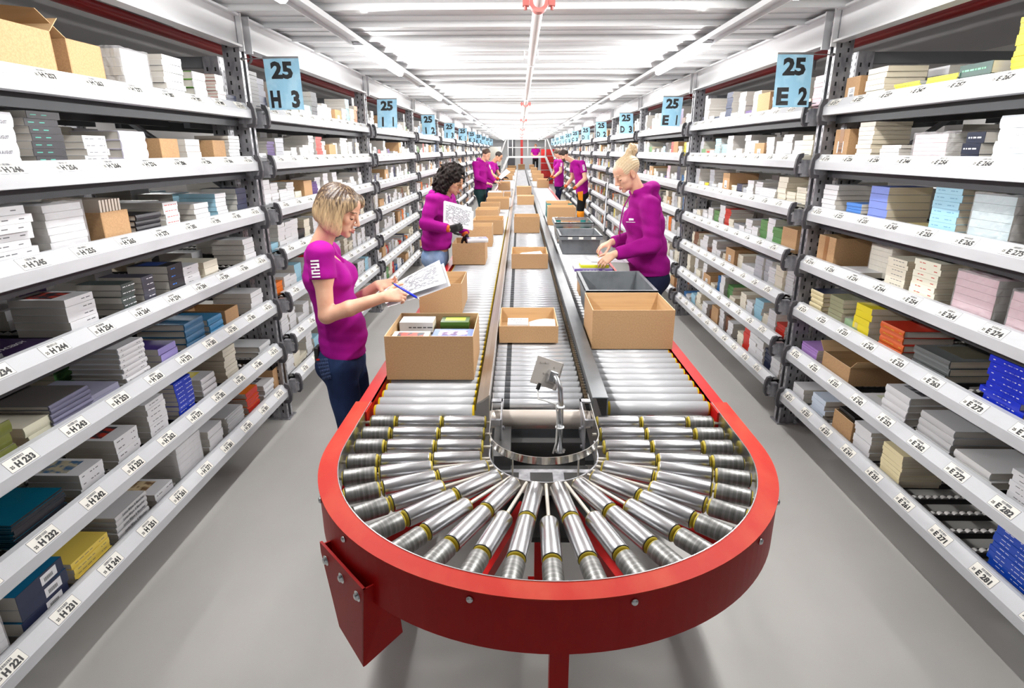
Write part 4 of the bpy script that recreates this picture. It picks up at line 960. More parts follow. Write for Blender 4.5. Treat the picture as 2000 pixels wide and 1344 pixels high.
# ---------- the young man in the hoodie
J = dict(pel=A(939, 371, 13), waist=A(939, 352, 13), chest=A(939, 332, 13), neck=A(942, 315, 13), head=A(950, 302, 12.98), shR=A(928, 321, 12.82), elR=A(932, 347, 12.75), wrR=A(952, 358, 12.75), shL=A(948, 320, 13.18), elL=A(957, 345, 13.1), wrL=A(968, 355, 12.95))
J.update(stand(J['pel'], (1, -.3), stance=.12))
r3_, b3, M3, hc3, _, _ = person('young man with short brown hair in magenta hoodie and green trousers', J, dict(fwd=(.95, -.35), face=(.72, -.60, -.22), cloth='hood', rp=.115, rw=.112, rc=.112, hem=.02, h=.013, hf=.009, hh=.009, fast=True, trm=GREENT, trn='trousers', seed=4, handR=dict(d=(1, 0, -.1), b=(0, 0, 1), side=-1), handL=dict(d=(1, 0, -.1), b=(0, 0, 1), side=1)))
L = LH(M3, hc3); BRH = mat('brown_hair', s2l(74, 54, 42), .6)
tag(sdf_mesh('hair', BRH, r3_, b3, [Ell(L(0, -.014, .048), V3(.080, .100, .080), M3, .02), Ell(L(0, .09, -.035), V3(.08, .06, .085), M3, .01, 's'), Ell(L(0, -.03, -.09), V3(.09, .10, .06), M3, .01, 's')], .006), 'short brown hair')
# ---------- the man with glasses
J = dict(pel=A(952, 364, 15.5), waist=A(955, 349, 15.5), chest=A(959, 331, 15.5), neck=A(963, 316, 15.5), head=A(974, 306, 15.45), shR=A(955, 321, 15.32), elR=A(961, 340, 15.25), wrR=A(974, 350, 15.2), shL=A(966, 321, 15.7), elL=A(974, 340, 15.65), wrL=A(983, 347, 15.5))
J.update(stand(J['pel'], (1, 0)))
r4, b4, M4, hc4, _, J4 = person('man with cropped hair and glasses in magenta t-shirt reading papers', J, dict(fwd=(1, 0), face=(.84, -.28, -.46), rp=.12, rw=.115, rc=.115, sleeve=.6, hem=-.03, h=.014, hf=.010, hh=.009, fast=True, trm=JEAND, skin=SKIN2, seed=5, glove=True, handR=dict(d=(1, 0, .1), b=(0, -.3, 1), side=-1), handL=dict(d=(1, 0, .1), b=(0, .3, 1), side=1)))
L = LH(M4, hc4); tag(sdf_mesh('hair', mat('cropped_hair', s2l(52, 44, 40), .7), r4, b4, [Ell(L(0, -.014, .042), V3(.077, .097, .080), M4, .02), Ell(L(0, .09, -.030), V3(.08, .06, .085), M4, .01, 's'), Ell(L(0, -.03, -.09), V3(.09, .10, .06), M4, .01, 's')], .007), 'cropped dark hair')
glasses(M4, hc4, r4, b4, BLACKP); emblem(r4, b4, J['shR'], J['elR'], .062, .03, .14, (-.1, -1, .1))
# ---------- the woman with the bun
J = dict(pel=A(1270, 532, 4.4), waist=A(1262, 486, 4.4), chest=A(1260, 428, 4.4), neck=A(1251, 376, 4.4), head=A(1224, 339, 4.38),
         shL=A(1270, 402, 4.22), elL=A(1275, 476, 4.17), wrL=A(1199, 497, 4.10), shR=A(1246, 398, 4.58), elR=A(1252, 462, 4.62), wrR=A(1194, 473, 4.50))
J.update(stand(J['pel'], (-1, 0)))
w5 = dict(fwd=(-1, 0), face=(-.83, -.27, -.48), fem=True, cloth='hood', rp=.130, rw=.130, rc=.118, wp=1.2, wc=1.25, arm=(.046, .040, .025), hem=-.005, h=.007, hf=.0038, hh=.0028, trm=JEAND, brow=mat('brow_blond', s2l(160, 124, 96), .7), seed=6.0, wr=.0045,
          handL=dict(d=(-.80, -.1, -.55), b=(-.3, -.75, .45), side=1, curl=(.35, .45, .3), thumb=(.3, .2)), handR=dict(d=(-.93, -.1, -.36), b=(-.2, -.1, .9), side=-1, curl=(.3, .35, .2), thumb=(.5, .3), idx={1: (.5, .5, .3)}))
r5, b5, M5, hc5, _, J5 = person('woman with blond hair in a bun and magenta hoodie packing books', J, w5)
L = LH(M5, hc5)
hp = [Ell(L(0, -.016, .040), V3(.078, .098, .080), M5, .02), Ell(L(0, .105, -.020), V3(.085, .055, .075), M5, .012, 's'), Ell(L(0, -.02, -.105), V3(.10, .12, .065), M5, .015, 's'), Ell(L(.082, -.006, -.010), V3(.028, .022, .034), M5, .01, 's'), Ell(L(-.082, -.006, -.010), V3(.028, .022, .034), M5, .01, 's'),
      Cap(L(0, -.055, .105), L(0, -.075, .125), .024, .022, k=.015)]
HB2 = hair_mat('blond_bun_hair', s2l(196, 170, 134), s2l(232, 212, 178), hc5[2], .2, fr=(120, 30, 120))
def pulled(P): q = (P - hc5) @ M5.T; an = np.arctan2(q[:, 0], q[:, 2]); return .0014 * np.sin(an * 34 + q[:, 1] * 30) + .0008 * np.sin(an * 71 + 2)
tag(sdf_mesh('hair', HB2, r5, b5, hp, .0035, disp=pulled), 'blond hair pulled back')
bc_ = A(1235, 292, 4.42)
def bunw(P): q = P - bc_; an = np.arctan2(q[:, 2], q[:, 0]); return .003 * np.sin(an * 5 + np.linalg.norm(q, axis=1) * 160) + .0012 * np.sin(q[:, 0] * 300 + q[:, 2] * 200)
tag(sdf_mesh('hair_bun', HB2, r5, b5, [Ell(bc_, V3(.036, .036, .043), None, .01), Cap(bc_, bc_ - V3(.004, 0, .055), .030, .026, k=.012)], .0035, disp=bunw), 'blond hair bun')
hd = [c for c in r5.children if c.name.startswith('hoodie')][0]
wrapped('chest_logo', r5, hd, ((1229, 427), (1238, 427), (1238, 431), (1229, 431)), 3, EMBL, .005, 'small white lettering on the chest')
wrapped('chest_logo', r5, hd, ((1224, 433), (1241, 434), (1241, 435), (1224, 434)), 3, EMBL, .005, 'thin white line on the chest')
# drawstring
m = MB(b5); f5 = V3(-1, 0, 0); p0 = J['neck'] + V3(-.085, -.055, -.02); m.tube([Vector(p0), Vector(p0 + V3(-.045, -.02, -.08)), Vector(p0 + V3(-.062, -.02, -.20)), Vector(p0 + V3(-.060, -.02, -.32))], .0042, 8); tag(m.build('drawstring', MAGH, r5), 'purple drawstring')
# ---------- the bearded man
J = dict(pel=A(1137, 376, 13.2), waist=A(1136, 356, 13.2), chest=A(1132, 334, 13.2), neck=A(1119, 313, 13.2), head=A(1102, 304, 13.15), shL=A(1137, 319, 12.98), elL=A(1143, 349, 12.9), wrL=A(1121, 369, 12.82), shR=A(1120, 317, 13.45), elR=A(1118, 348, 13.5), wrR=A(1103, 366, 13.3))
J.update(stand(J['pel'], (-1, 0)))
r6, b6, M6, hc6, _, _ = person('bearded man in magenta t-shirt, orange-cuffed gloves and black work trousers', J, dict(fwd=(-1, 0), face=(-.86, -.22, -.46), rp=.128, rw=.130, rc=.128, arm=(.052, .044, .030), sleeve=.62, hem=-.03, h=.013, hf=.009, hh=.008, fast=True, beard=True, brow=mat('beard_brown', s2l(66, 46, 38), .8), trm=BLACKT, trn='work_trousers', thigh=.095, seed=7, glove=True, belly=.03, handL=dict(d=(-.9, -.1, -.3), b=(0, -.5, .8), side=1), handR=dict(d=(-.95, -.1, -.2), b=(0, .1, 1), side=-1)))
L = LH(M6, hc6); tag(sdf_mesh('hair', mat('dark_brown_hair', s2l(50, 36, 30), .6), r6, b6, [Ell(L(0, -.014, .050), V3(.080, .100, .082), M6, .02), Ell(L(0, .06, .09), V3(.06, .04, .03), M6, .02), Ell(L(0, .09, -.035), V3(.08, .06, .085), M6, .01, 's'), Ell(L(0, -.03, -.085), V3(.09, .10, .07), M6, .01, 's')], .006), 'short dark brown hair')
emblem(r6, b6, J['shL'], J['elL'], .072, .05, .17, (.1, -1, .1))
pp = A(1139, 385, 13.05); m = MB(b6); m.box(pp[0] - .10, pp[0] + .03, pp[1] - .02, pp[1] + .03, pp[2] - .12, pp[2] + .10); 
m = MB(b6); s0 = J['hipL'] + V3(-.03, -.098, .02); m.hexa([tuple(s0 + V3(*q)) for q in ((-.06, .0, -.10), (.03, .0, -.13), (.03, .02, -.13), (-.06, .02, -.10), (-.09, .0, .06), (.03, .0, .08), (.03, .02, .08), (-.09, .02, .06))]); tag(bevel(m.build('holster_pocket', ORANGE, r6), .006), 'orange holster pocket')
m = MB(b6); kn = J['knL']; m.lathe(tuple(kn + V3(0, 0, .05)), tuple(kn + V3(0, 0, -.15)), [(0, .078, 0), (.06, .082, 0), (.2, .072, 0)], 20); tag(m.build('knee_panel', ORANGE, r6), 'orange knee panel')
# ---------- the woman behind him
J = dict(pel=A(1092, 362, 17), waist=A(1092, 347, 17), chest=A(1092, 328, 17), neck=A(1094, 311, 17), head=A(1089, 300, 16.95), shL=A(1096, 316, 16.8), elL=A(1095, 335, 16.75), wrL=A(1080, 348, 16.7), shR=A(1086, 316, 17.2), elR=A(1083, 335, 17.2), wrR=A(1076, 347, 17.1))
J.update(stand(J['pel'], (-1, 0)))
r7, b7, M7, hc7, _, _ = person('worker in magenta t-shirt and dark jeans standing behind the bearded man', J, dict(fwd=(-1, 0), face=(-.86, -.2, -.46), fem=True, rp=.13, rw=.125, rc=.12, belly=.03, arm=(.05, .042, .028), sleeve=.55, hem=-.03, h=.015, hf=.011, hh=.010, fast=True, trm=JEAND, seed=8, glove=True, handL=dict(d=(-.9, -.1, -.3), b=(0, -.5, .8), side=1), handR=dict(d=(-.9, -.1, -.3), b=(0, .1, 1), side=-1)))
L = LH(M7, hc7); tag(sdf_mesh('hair', BRH, r7, b7, [Ell(L(0, -.014, .048), V3(.081, .101, .080), M7, .02), Ell(L(0, .09, -.035), V3(.08, .06, .085), M7, .01, 's'), Ell(L(0, -.03, -.09), V3(.09, .10, .06), M7, .01, 's')], .007), 'brown hair')
emblem(r7, b7, J['shL'], J['elL'], .066, .04, .14, (.1, -1, .1))
# ---------- the man far off
zf = .42; J = dict(pel=V3(.92, 36, zf + .95), waist=V3(.92, 36, zf + 1.1), chest=V3(.92, 36, zf + 1.30), neck=V3(.92, 36, zf + 1.48), head=V3(.92, 35.98, zf + 1.61), shR=V3(.74, 36, zf + 1.42), elR=V3(.68, 35.9, zf + 1.15), wrR=V3(.84, 35.75, zf + 1.08), shL=V3(1.10, 36, zf + 1.42), elL=V3(1.16, 35.9, zf + 1.15), wrL=V3(1.0, 35.75, zf + 1.08))
for n, q in (('R', -1), ('L', 1)): J['hip' + n] = J['pel'] + V3(q * .09, 0, -.05); J['kn' + n] = V3(.92 + q * .1, 36, zf + .5); J['an' + n] = V3(.92 + q * .1, 36, zf + .1)
P_ = dict(fwd=(0, -1), face=(0, -.95, -.3), rp=.12, rw=.115, rc=.12, sleeve=.6, hem=-.03, h=.022, hf=.016, hh=.016, fast=True, trm=BLACKT, trn='trousers', seed=9, handL=dict(d=(-.8, -.5, 0), b=(0, 0, 1), side=1), handR=dict(d=(.8, -.5, 0), b=(0, 0, 1), side=-1), brow=mat('red_brown_beard', s2l(150, 90, 60), .8), beard=True)
_sh = shoes
def shoes(P, r, org, feet, fwd):
    m = MB(org)
    for f in feet: m.box(f[0] - .045, f[0] + .045, f[1] - .18, f[1] + .08, zf + .001, zf + .08)
    bevel(m.build('shoes', SHOE, r), .02)
r8, b8, M8, hc8, _, _ = person('man in magenta top standing on the far platform behind the steps', J, P_)
shoes = _sh
L = LH(M8, hc8); tag(sdf_mesh('hair', mat('ginger_hair', s2l(150, 96, 66), .6), r8, b8, [Ell(L(0, -.014, .048), V3(.080, .100, .080), M8, .02), Ell(L(0, .09, -.035), V3(.08, .06, .085), M8, .01, 's')], .012), 'short reddish hair')
# ------------------------------------------------------------------ cartons and crates on the conveyor
def carton_parts(r, w, d, h, t=.004, top='open', org=(0, 0, 0), tape=False, name='box_body', cut=False):
    """a carton standing at the local origin: w along x, d along y; flaps are children"""
    x, y, z = org; m = MB()
    if top == 'closed':
        m.box(x, x + w, y, y + d, z, z + h, 0); m.box(x + .001, x + w - .001, y + d / 2 - .001, y + d / 2 + .001, z + h, z + h + .0006, 1)
    else:
        m.box(x, x + w, y, y + t, z, z + h, mats=[0, 2, 0, 1, 0, 0]); m.box(x, x + w, y + d - t, y + d, z, z + h, mats=[0, 2, 1, 0, 0, 0])
        m.box(x, x + t, y + t, y + d - t, z, z + h, mats=[0, 2, 0, 0, 0, 1]); m.box(x + w - t, x + w, y + t, y + d - t, z, z + h, mats=[0, 2, 0, 0, 1, 0])
        m.box(x + t, x + w - t, y + t, y + d - t, z, z + t, mats=[0, 1, 0, 0, 0, 0])
    if tape: m.box(x + w / 2 - .025, x + w / 2 + .025, y - .0006, y, z + 0.0, z + h, 3)
    o = m.build(name, [CARD, CARDIN, CARDEDGE, mat('brown_tape', s2l(150, 104, 60), .35)], r)
    return bevel(o, .0012, 1)
def carton(label, x0, x1, y0, y1, z, h, rz=0, name='cardboard_box', cat='box', group=None, **k):
    cx, cy = (x0 + x1) / 2, (y0 + y1) / 2
    r = empty(name, (cx, cy, z), rz, label, cat, group); w, d = x1 - x0, y1 - y0
    carton_parts(r, w, d, h, org=(-w / 2, -d / 2, 0), **k); return r
def px_box(uL, uR, vb, vt, vk, z=.801, xlim=None):
    """the standing position of a box whose front face and back edge the photograph shows"""
    uc = (uL + uR) / 2; y0 = onz(uc, vb, z).y; x0 = at(uL, vb, y0).x; x1 = at(uR, vb, y0).x; zt = at(uc, vt, y0).z; y1 = onz(uc, vk, zt).y
    if xlim: x0 = max(x0, xlim[0]); x1 = min(x1, xlim[1])
    return x0, x1, y0, max(y1, y0 + .08), z, zt - z
ZR = .8005
LL, RLIM = (-.655, -.19), (.366, .82)
bx = {}
def cart(key, label, *a, xlim=None, dmax=.4, **k):
    x0, x1, y0, y1, z, h = px_box(*a, xlim=xlim); y1 = min(y1, y0 + dmax); bx[key] = (x0, x1, y0, y1, h); return carton(label, x0, x1, y0, y1, z, h, **k)
cart('A', 'large open cardboard box full of books nearest the woman with the bob', 756, 926, 742, 657, 605, xlim=LL)
cart('B', 'open cardboard box on the left lane behind the box of books', 820, 903, 612, 554, 519, xlim=LL)
cart('C', 'cardboard box with a book on its corner below the curly-haired woman', 884, 948, 517, 475.5, 464, xlim=LL)
cart('D', 'wide low cardboard box left lane, just past the box with a book on it', 905, 963, 482, 442, 432, xlim=(-.62, -.30), dmax=.32)
cart('E', 'tall wide cardboard box against the left steel guide behind the low box', 924, 982, 458.5, 430, 419, xlim=(-.62, -.19), dmax=.5)
cart('F', 'first of two small cardboard boxes left lane between larger boxes', 929, 973, 434, 410, 404, xlim=LL, dmax=.5)
cart('H', 'second of two small cardboard boxes left lane, farther one', 938, 976, 417, 397, 394, xlim=LL, dmax=.5)
cart('G', 'tall cardboard box left lane beyond the two small boxes', 950, 994, 409, 388, 384, xlim=LL, dmax=.6)
cart('I', 'cardboard box left lane with a white sheet lying on it', 952, 982, 394, 376, 372, xlim=LL, dmax=.6, top='closed')
cart('J', 'little open cardboard box left lane against the guide near the young man', 984, 997, 386, 377, 373, xlim=LL, dmax=.5)
cart('K', 'cardboard tray with teal end left lane beside the young man', 973, 996, 372, 357, 352, xlim=LL, dmax=.8)
for i, (a, b, vb, vt, vk) in enumerate(((978, 1001, 352, 342, 340), (982, 1004, 343, 334, 332), (985, 1006, 337, 329, 327), (990, 1008, 331, 324, 322))):
    cart('L%d' % i, '%s cardboard box in the far group on the left lane' % ordn[i], a, b, vb, vt, vk, xlim=LL, dmax=.7, group='far boxes on the left lane')
# middle lane
cart('M1', 'low open cardboard box with papers in front on the middle lane', 975, 1090, 670, 637, 598, xlim=(-.12, .285))
cart('M2', 'second low open cardboard box on the middle lane, white sheet inside', 999, 1070, 525, 496, 482, xlim=(-.12, .285))
cart('M3', 'tall open cardboard box third on the middle lane', 1004, 1054, 455, 423.5, 417.5, xlim=(-.12, .285))
cart('M4', 'closed cardboard box fourth on the middle lane', 1010, 1043, 400, 383, 380.5, xlim=(-.12, .285), top='closed', dmax=.4)
cart('M5', 'closed cardboard box fifth on the middle lane', 1009, 1038, 381, 364.5, 363, xlim=(-.12, .285), top='closed', dmax=.5)
cart('M6', 'farthest cardboard box on the middle lane', 1012, 1029, 331, 321, 320, xlim=(-.12, .285), top='closed', dmax=.6)
# right lane
cart('R1', 'large empty open cardboard box in front on the right lane', 1155, 1313, 682, 606, 566, xlim=RLIM)
cart('R3', 'cardboard box under the purple and yellow books right lane', 1116, 1200, 578, 530, 521, xlim=(.43, .80), dmax=.35)
cart('R6', 'cardboard box right lane behind the clear crate', 1070, 1124, 440, 405, 399, xlim=(.40, .82), dmax=.4)
cart('R7', 'low white-topped box right lane with a black pen on it', 1079, 1119, 414, 396, 390, xlim=(.45, .82), dmax=.5, top='closed')
cart('R9', 'cardboard box right lane in front of the farther worker', 1050, 1076, 367, 351, 346, xlim=RLIM, dmax=.8)
for i, (a, b, vb, vt, vk) in enumerate(((1041, 1066, 354, 341, 336), (1039, 1062, 347, 334, 330), (1037, 1058, 338, 328, 324), (1034, 1052, 330, 322, 319))):
    cart('S%d' % i, '%s cardboard box in the far group on the right lane' % ordn[i], a, b, vb, vt, vk, xlim=RLIM, dmax=.9, group='far boxes on the right lane')
# crates
GREYC = mat('grey_crate', s2l(112, 116, 120), 0.45, noise=((9, 9, 9), s2l(92, 96, 100), .45, .7)); CLEARC = mat('clear_crate', s2l(214, 216, 218), 0.15, trans=.85)
TEAL = mat('teal_print', s2l(20, 120, 118), 0.5)
def crate(label, x0, x1, y0, y1, z, h, m_=GREYC, taper=.02):
    r = empty('plastic_crate', ((x0 + x1) / 2, (y0 + y1) / 2, z), 0, label, 'crate'); w, d = (x1 - x0) / 2, (y1 - y0) / 2; t = .006; m = MB()
    def ring(a, b, zz): return [(-a, -b, zz), (a, -b, zz), (a, b, zz), (-a, b, zz)]
    o0, o1 = ring(w - taper, d - taper, 0), ring(w, d, h); i0, i1 = ring(w - taper - t, d - taper - t, t), ring(w - t, d - t, h)
    for k in range(4):
        j = (k + 1) % 4; m.quad(o0[k], o0[j], o1[j], o1[k]); m.quad(i0[j], i0[k], i1[k], i1[j]); m.quad(o1[k], o1[j], i1[j], i1[k])
    m.quad(*o0[::-1]); m.quad(*i0)
    # ribs on the floor and walls
    for q in (-.5, 0, .5): m.box(w * q - .004, w * q + .004, -d + taper + t, -d + taper + t + .004, t, h - .05)
    o = m.build('crate_body', m_, r, recalc=False)
    m = MB(); L = .016
    m.box(-w - L, w + L, -d - L, -d + .002, h - .012, h); m.box(-w - L, w + L, d - .002, d + L, h - .012, h); m.box(-w - L, -w + .002, -d, d, h - .012, h); m.box(w - .002, w + L, -d, d, h - .012, h)
    m.box(-w - L, w + L, -d - L, -d - L + .004, h - .045, h); m.box(w + L - .004, w + L, -d, d, h - .045, h); m.box(-w - L, -w - L + .004, -d, d, h - .045, h)
    bevel(m.build('crate_rim', m_, r), .0015, 1)
    if m_ is GREYC:
        m = MB()
        for xx in (-w * .55, 0.0, w * .62): m.box(xx - .022, xx + .022, -d - L - .0008, -d - L, h - .037, h - .015)
        tag(m.build('rim_sticker', STICK, r), 'pale sticker remains on the rim')
    return r
def crate_px(label, uL, uR, vtf, vtb, ztop, h, m_=GREYC):
    uc = (uL + uR) / 2; a = onz(uc, vtf, ztop); b = onz(uc, vtb, ztop); x0 = at(uL, vtf, a.y).x; x1 = at(uR, vtf, a.y).x
    return crate(label, x0 + .016, x1 - .016, a.y + .016, b.y - .016, ztop - h, h, m_)
crate('grey plastic crate right lane between the front box and the bun woman', .405, .80, 3.41, 3.98, ZR, .215)
crate('grey plastic crate right lane farther back, stickers on its rim', .415, .815, 5.95, 6.50, ZR, .19)
crate('clear plastic crate with teal corners right lane', .405, .81, 6.68, 7.2, ZR, .235, CLEARC)
m = MB()
for (xx, ss) in ((.43, 1), (.785, -1)): m.box(min(xx, xx + ss * .06), max(xx, xx + ss * .06), 6.72, 6.724, .84, 1.0); m.box(min(xx, xx + ss * .06), max(xx, xx + ss * .06), 7.15, 7.154, .84, 1.01)
m.box(.49, .725, 7.15, 7.154, .84, 1.0, 1); m.box(.49, .725, 6.72, 6.724, .84, .965, 1); m.cyl((.6, 7.148, .955), (.6, 7.1495, .955), .035, seg=16, m=2)
m.box(.43, .785, 6.72, 7.154, .812, .82, 1)
tag(m.build('fruit_tray', [TEAL, CARD, RED]), 'brown and teal printed tray standing in the clear crate', 'tray')
r = carton('teal-ended cardboard tray right lane under the bearded man\'s hands', .42, .80, 9.25, 9.75, ZR, .23)
m = MB()
for s_ in (-1, 1): m.box(min(s_ * .19, s_ * .13), max(s_ * .19, s_ * .13), -.2512, -.2502, .0, .225); m.box(s_ * .1902 - .0005, s_ * .1902 + .0005, -.25, .25, 0, .225)
m.box(-.045, .045, -.2515, -.2505, .14, .17, 1); tag(m.build('teal_end', [TEAL, PLAIN], r), 'teal printed corners with hand hole')
def sheet(label, pts, nt_=0, parent=None, name='paper_sheet', cat='paper', lines=True, thick=.0008, group=None, bend=.0):
    """a sheet of paper from four corners (near-left, near-right, far-right, far-left) with rows of print"""
    P = [Vector(p) for p in pts]; c = sum(P, Vector()) / 4; m = MB(c); n = (P[1] - P[0]).cross(P[3] - P[0]).normalized(); N = 8
    def q(u, v): return P[0] * (1 - u) * (1 - v) + P[1] * u * (1 - v) + P[2] * u * v + P[3] * (1 - u) * v + n * (bend * math.sin(u * math.pi))
    for i in range(N):
        for j in range(8):
            a = (i / N, j / 8, (i + 1) / N, (j + 1) / 8)
            m.quad(q(a[0], a[1]), q(a[2], a[1]), q(a[2], a[3]), q(a[0], a[3])); m.quad(*[p_ - n * thick for p_ in (q(a[0], a[3]), q(a[2], a[3]), q(a[2], a[1]), q(a[0], a[1]))])
    if lines:
        rr = random.Random(len(label))
        for k in range(lines if lines > 1 else 16):
            v = .9 - .8 * k / (lines if lines > 1 else 16); u = .08
            while u < .88:
                w = rr.uniform(.03, .12)
                if rr.random() < .75:
                    i0 = u; i1 = min(u + w, .92); m.quad(*[p_ + n * .0014 for p_ in (q(i0, v), q(i1, v), q(i1, v + .022), q(i0, v + .022))], 1)
                u += w + .02
    o = m.build(name, [PLAIN, MIDGREY], parent, recalc=False); o.location = c if parent is None else (c - parent.location)
    return tag(o, label, cat, group)
# sheet held by the bob woman, her pen
sheet('upper printed sheet held by the woman with the bob', (A(753, 593, 2.76), A(872, 552, 2.80), A(858, 508, 3.0), A(747, 568, 2.93)), lines=18, bend=.004)
sheet('lower printed sheet under the one the woman with the bob holds', (A(757, 600, 2.755), A(880, 558, 2.81), A(866, 514, 3.01), A(751, 575, 2.925)), lines=False, bend=-.004)
pa, pb = Vector(A(770, 555, 2.70)), Vector(A(815, 582, 2.66)); dd = (pb - pa).normalized(); r = empty('ballpoint_pen', pa, 0, 'blue ballpoint pen in the hand of the woman with the bob', 'pen')
BLUEP = mat('pen_blue', s2l(24, 44, 190), .3)
MB(pa).lathe(pa, pb, [(0, .0045, 0), (.002, .0055, 0), ((pb - pa).length * .93, .0058, 0), ((pb - pa).length, .0035, 0)], 12).build('pen_barrel', BLUEP, r)
MB(pa).lathe(pb, pb + dd * .016, [(0, .0034, 0), (.012, .0016, 0), (.016, .0006, 0)], 10).build('pen_tip', STEEL, r); MB(pa).lathe(pa - dd * .012, pa, [(0, .003, 0), (.012, .003, 0)], 10).build('pen_button', mat('pen_green', s2l(20, 70, 60), .4), r)
sheet('sheaf of printed paper held by the curly-haired woman', (A(865.5, 439, 5.22), A(923, 450, 5.18), A(925, 413, 5.22), A(866.5, 393, 5.26)), lines=14)
sheet('second sheet behind the one the curly-haired woman holds', (A(867, 438, 5.25), A(925, 448, 5.21), A(921, 405, 5.25), A(868, 392, 5.29)), lines=False)
sheet('white papers in the hands of the man with glasses', (A(972, 347, 15.3), A(979, 350, 15.1), A(997, 336, 15.3), A(989, 330, 15.5)), lines=False)
b = bx['I']; sheet('white sheet on the box beside the young man', ((b[0] + .01, b[2] + .02, ZR + b[4] + .003), (b[1] - .02, b[2] + .0, ZR + b[4] + .003), (b[1] - .05, b[2] + .3, ZR + b[4] + .02), (b[0] + .0, b[2] + .3, ZR + b[4] + .012)), lines=False)
b = bx['M2']; sheet('white sheet in the second box of the middle lane', ((b[0] + .04, b[2] + .06, ZR + .10), (b[1] - .03, b[2] + .06, ZR + .10), (b[1] - .06, b[2] + .2, ZR + .125), (b[0] + .09, b[2] + .2, ZR + .11)), lines=False)
b = bx['M1']; zz = ZR + b[4] - .018
sheet('white rolled papers in the front box of the middle lane', ((b[0] + .165, b[2] + .03, zz - .012), (b[1] - .012, b[2] + .03, zz - .002), (b[1] - .012, b[2] + .16, zz + .012), (b[0] + .165, b[2] + .16, zz - .004)), lines=False, bend=.01)
# ------------------------------------------------------------------ books
SPINEP = mat('spine_print', s2l(104, 104, 108), .6)
def book_meshes(w, d, t, cov, top=None, pic=None, hard=False, page=PAPER, spine=None, band=None, lines=0, seed=0, stext=None, ttext=None, label=None):
    """w = spine length (local x), d = depth away from the spine (local y); the spine is the -y face. cover mesh, pages mesh"""
    b = .0025 if hard else .0008; ov = .003 if hard else 0
    c = MB(); mats = [cov, spine or cov, pic or cov, band or SPINEP, top or cov]
    c.box(0, w, 0, d, 0, b, mats=[0, 0, 0, 0, 0, 0]); c.box(0, w, 0, d, t - b, t, mats=[0, 4, 0, 0, 0, 0])
    if hard:
        n = 6; pr = [(-.004 * math.sin(math.pi * i / n), t * i / n) for i in range(n + 1)]; pr += [(.003, t), (.003, 0)]
        c.extr(pr, (0, 0, 0), (w, 0, 0), (0, 1, 0), (0, 0, 1), 1)
    else: c.box(0, w, -.0006, .001, 0, t, 1)
    ys = -.0047 if hard else -.0009
    if pic: c.box(w * .14, w * .86, d * .30, d * .84, t, t + .0003, 2)
    rr = random.Random(seed)
    if t > .012 and lines:                    # small print along the spine
        x = w * .10
        while x < w * .86:
            q = rr.uniform(.006, .026)
            if rr.random() < .7: c.quad((x, ys, t * .43), (x + q, ys, t * .43), (x + q, ys, t * .56), (x, ys, t * .56), 3)
            x += q + .006
        if lines > 1:
            for k in range(3): c.quad((w * .25, d * (.86 - k * .02), t + .0004), (w * (.75 - .1 * k), d * (.86 - k * .02), t + .0004), (w * (.75 - .1 * k), d * (.87 - k * .02), t + .0004), (w * .25, d * (.87 - k * .02), t + .0004), 3)
    if stext:
        for (tx, mi, hf_, zf, wf) in stext: put_text(c, tx, (w * .55, ys - .0002, t * zf), (1, 0, 0), (0, 0, 1), t * hf_, mi, .03, width=w * wf, off=.0003)
    if ttext:
        for (tx, mi, fx, fy, hh, wf) in ttext: put_text(c, tx, (w * fx, d * fy, t + .0003), (1, 0, 0), (0, 1, 0), hh, mi, .01, width=w * wf, off=.0003)
    if label:                                  # white price sticker with bar code on the spine
        c.quad((w * .5, ys - .0004, t * .15), (w * .85, ys - .0004, t * .15), (w * .85, ys - .0004, t * .85), (w * .5, ys - .0004, t * .85), 5); mats.append(PLAIN)
        for k in range(9): c.quad((w * (.57 + k * .022), ys - .0008, t * .3), (w * (.57 + k * .022 + .01), ys - .0008, t * .3), (w * (.57 + k * .022 + .01), ys - .0008, t * .6), (w * (.57 + k * .022), ys - .0008, t * .6), 6)
        mats.append(INK)
    p = MB(); p.box(ov + .0004, w - ov - .0004, .0011 if not hard else .003, d - ov - .0005, b, t - b)
    return c.mesh('cover', mats), p.mesh('page_block', [page])
CV = {}
def cv(*rgb, rough=.4, n2=None):
    k = rgb + (rough,)
    if k not in CV: CV[k] = mat('cover_%d_%d_%d' % rgb, s2l(*rgb), rough)
    return CV[k]
PICS = []
for i, (a, b_) in enumerate((((190, 60, 40), (40, 50, 60)), ((70, 110, 150), (200, 190, 160)), ((120, 90, 60), (210, 190, 150)), ((60, 90, 60), (190, 180, 120)), ((150, 150, 155), (60, 60, 66)), ((200, 120, 40), (120, 30, 30)), ((90, 60, 110), (220, 200, 210)))):
    PICS.append(mat('cover_picture_%d' % i, s2l(*a), .45, noise=((28, 28, 28), s2l(*b_), .42, .56)))
STUFF = MB(); 
STUFFM = [cv(240, 240, 241), cv(228, 222, 208), cv(150, 152, 158), cv(60, 62, 70), cv(60, 100, 160), cv(196, 70, 50), cv(214, 190, 60), cv(90, 140, 110), cv(150, 110, 140), PAPER, CREAMP]
PB = []                                       # paperback candidates: (distance, builder)
def put_book(name, label, cat, group, me, loc, rz, rx=0, proto=[0]):
    r = bpy.data.objects.new(name, None); COL.objects.link(r); r.location = loc; r.rotation_euler = (0, 0, rz); tag(r, label, cat, group)
    for k, nm in ((0, 'cover'), (1, 'page_block')):
        o = bpy.data.objects.new(nm, me[k]); COL.objects.link(o); o.parent = r
    return r
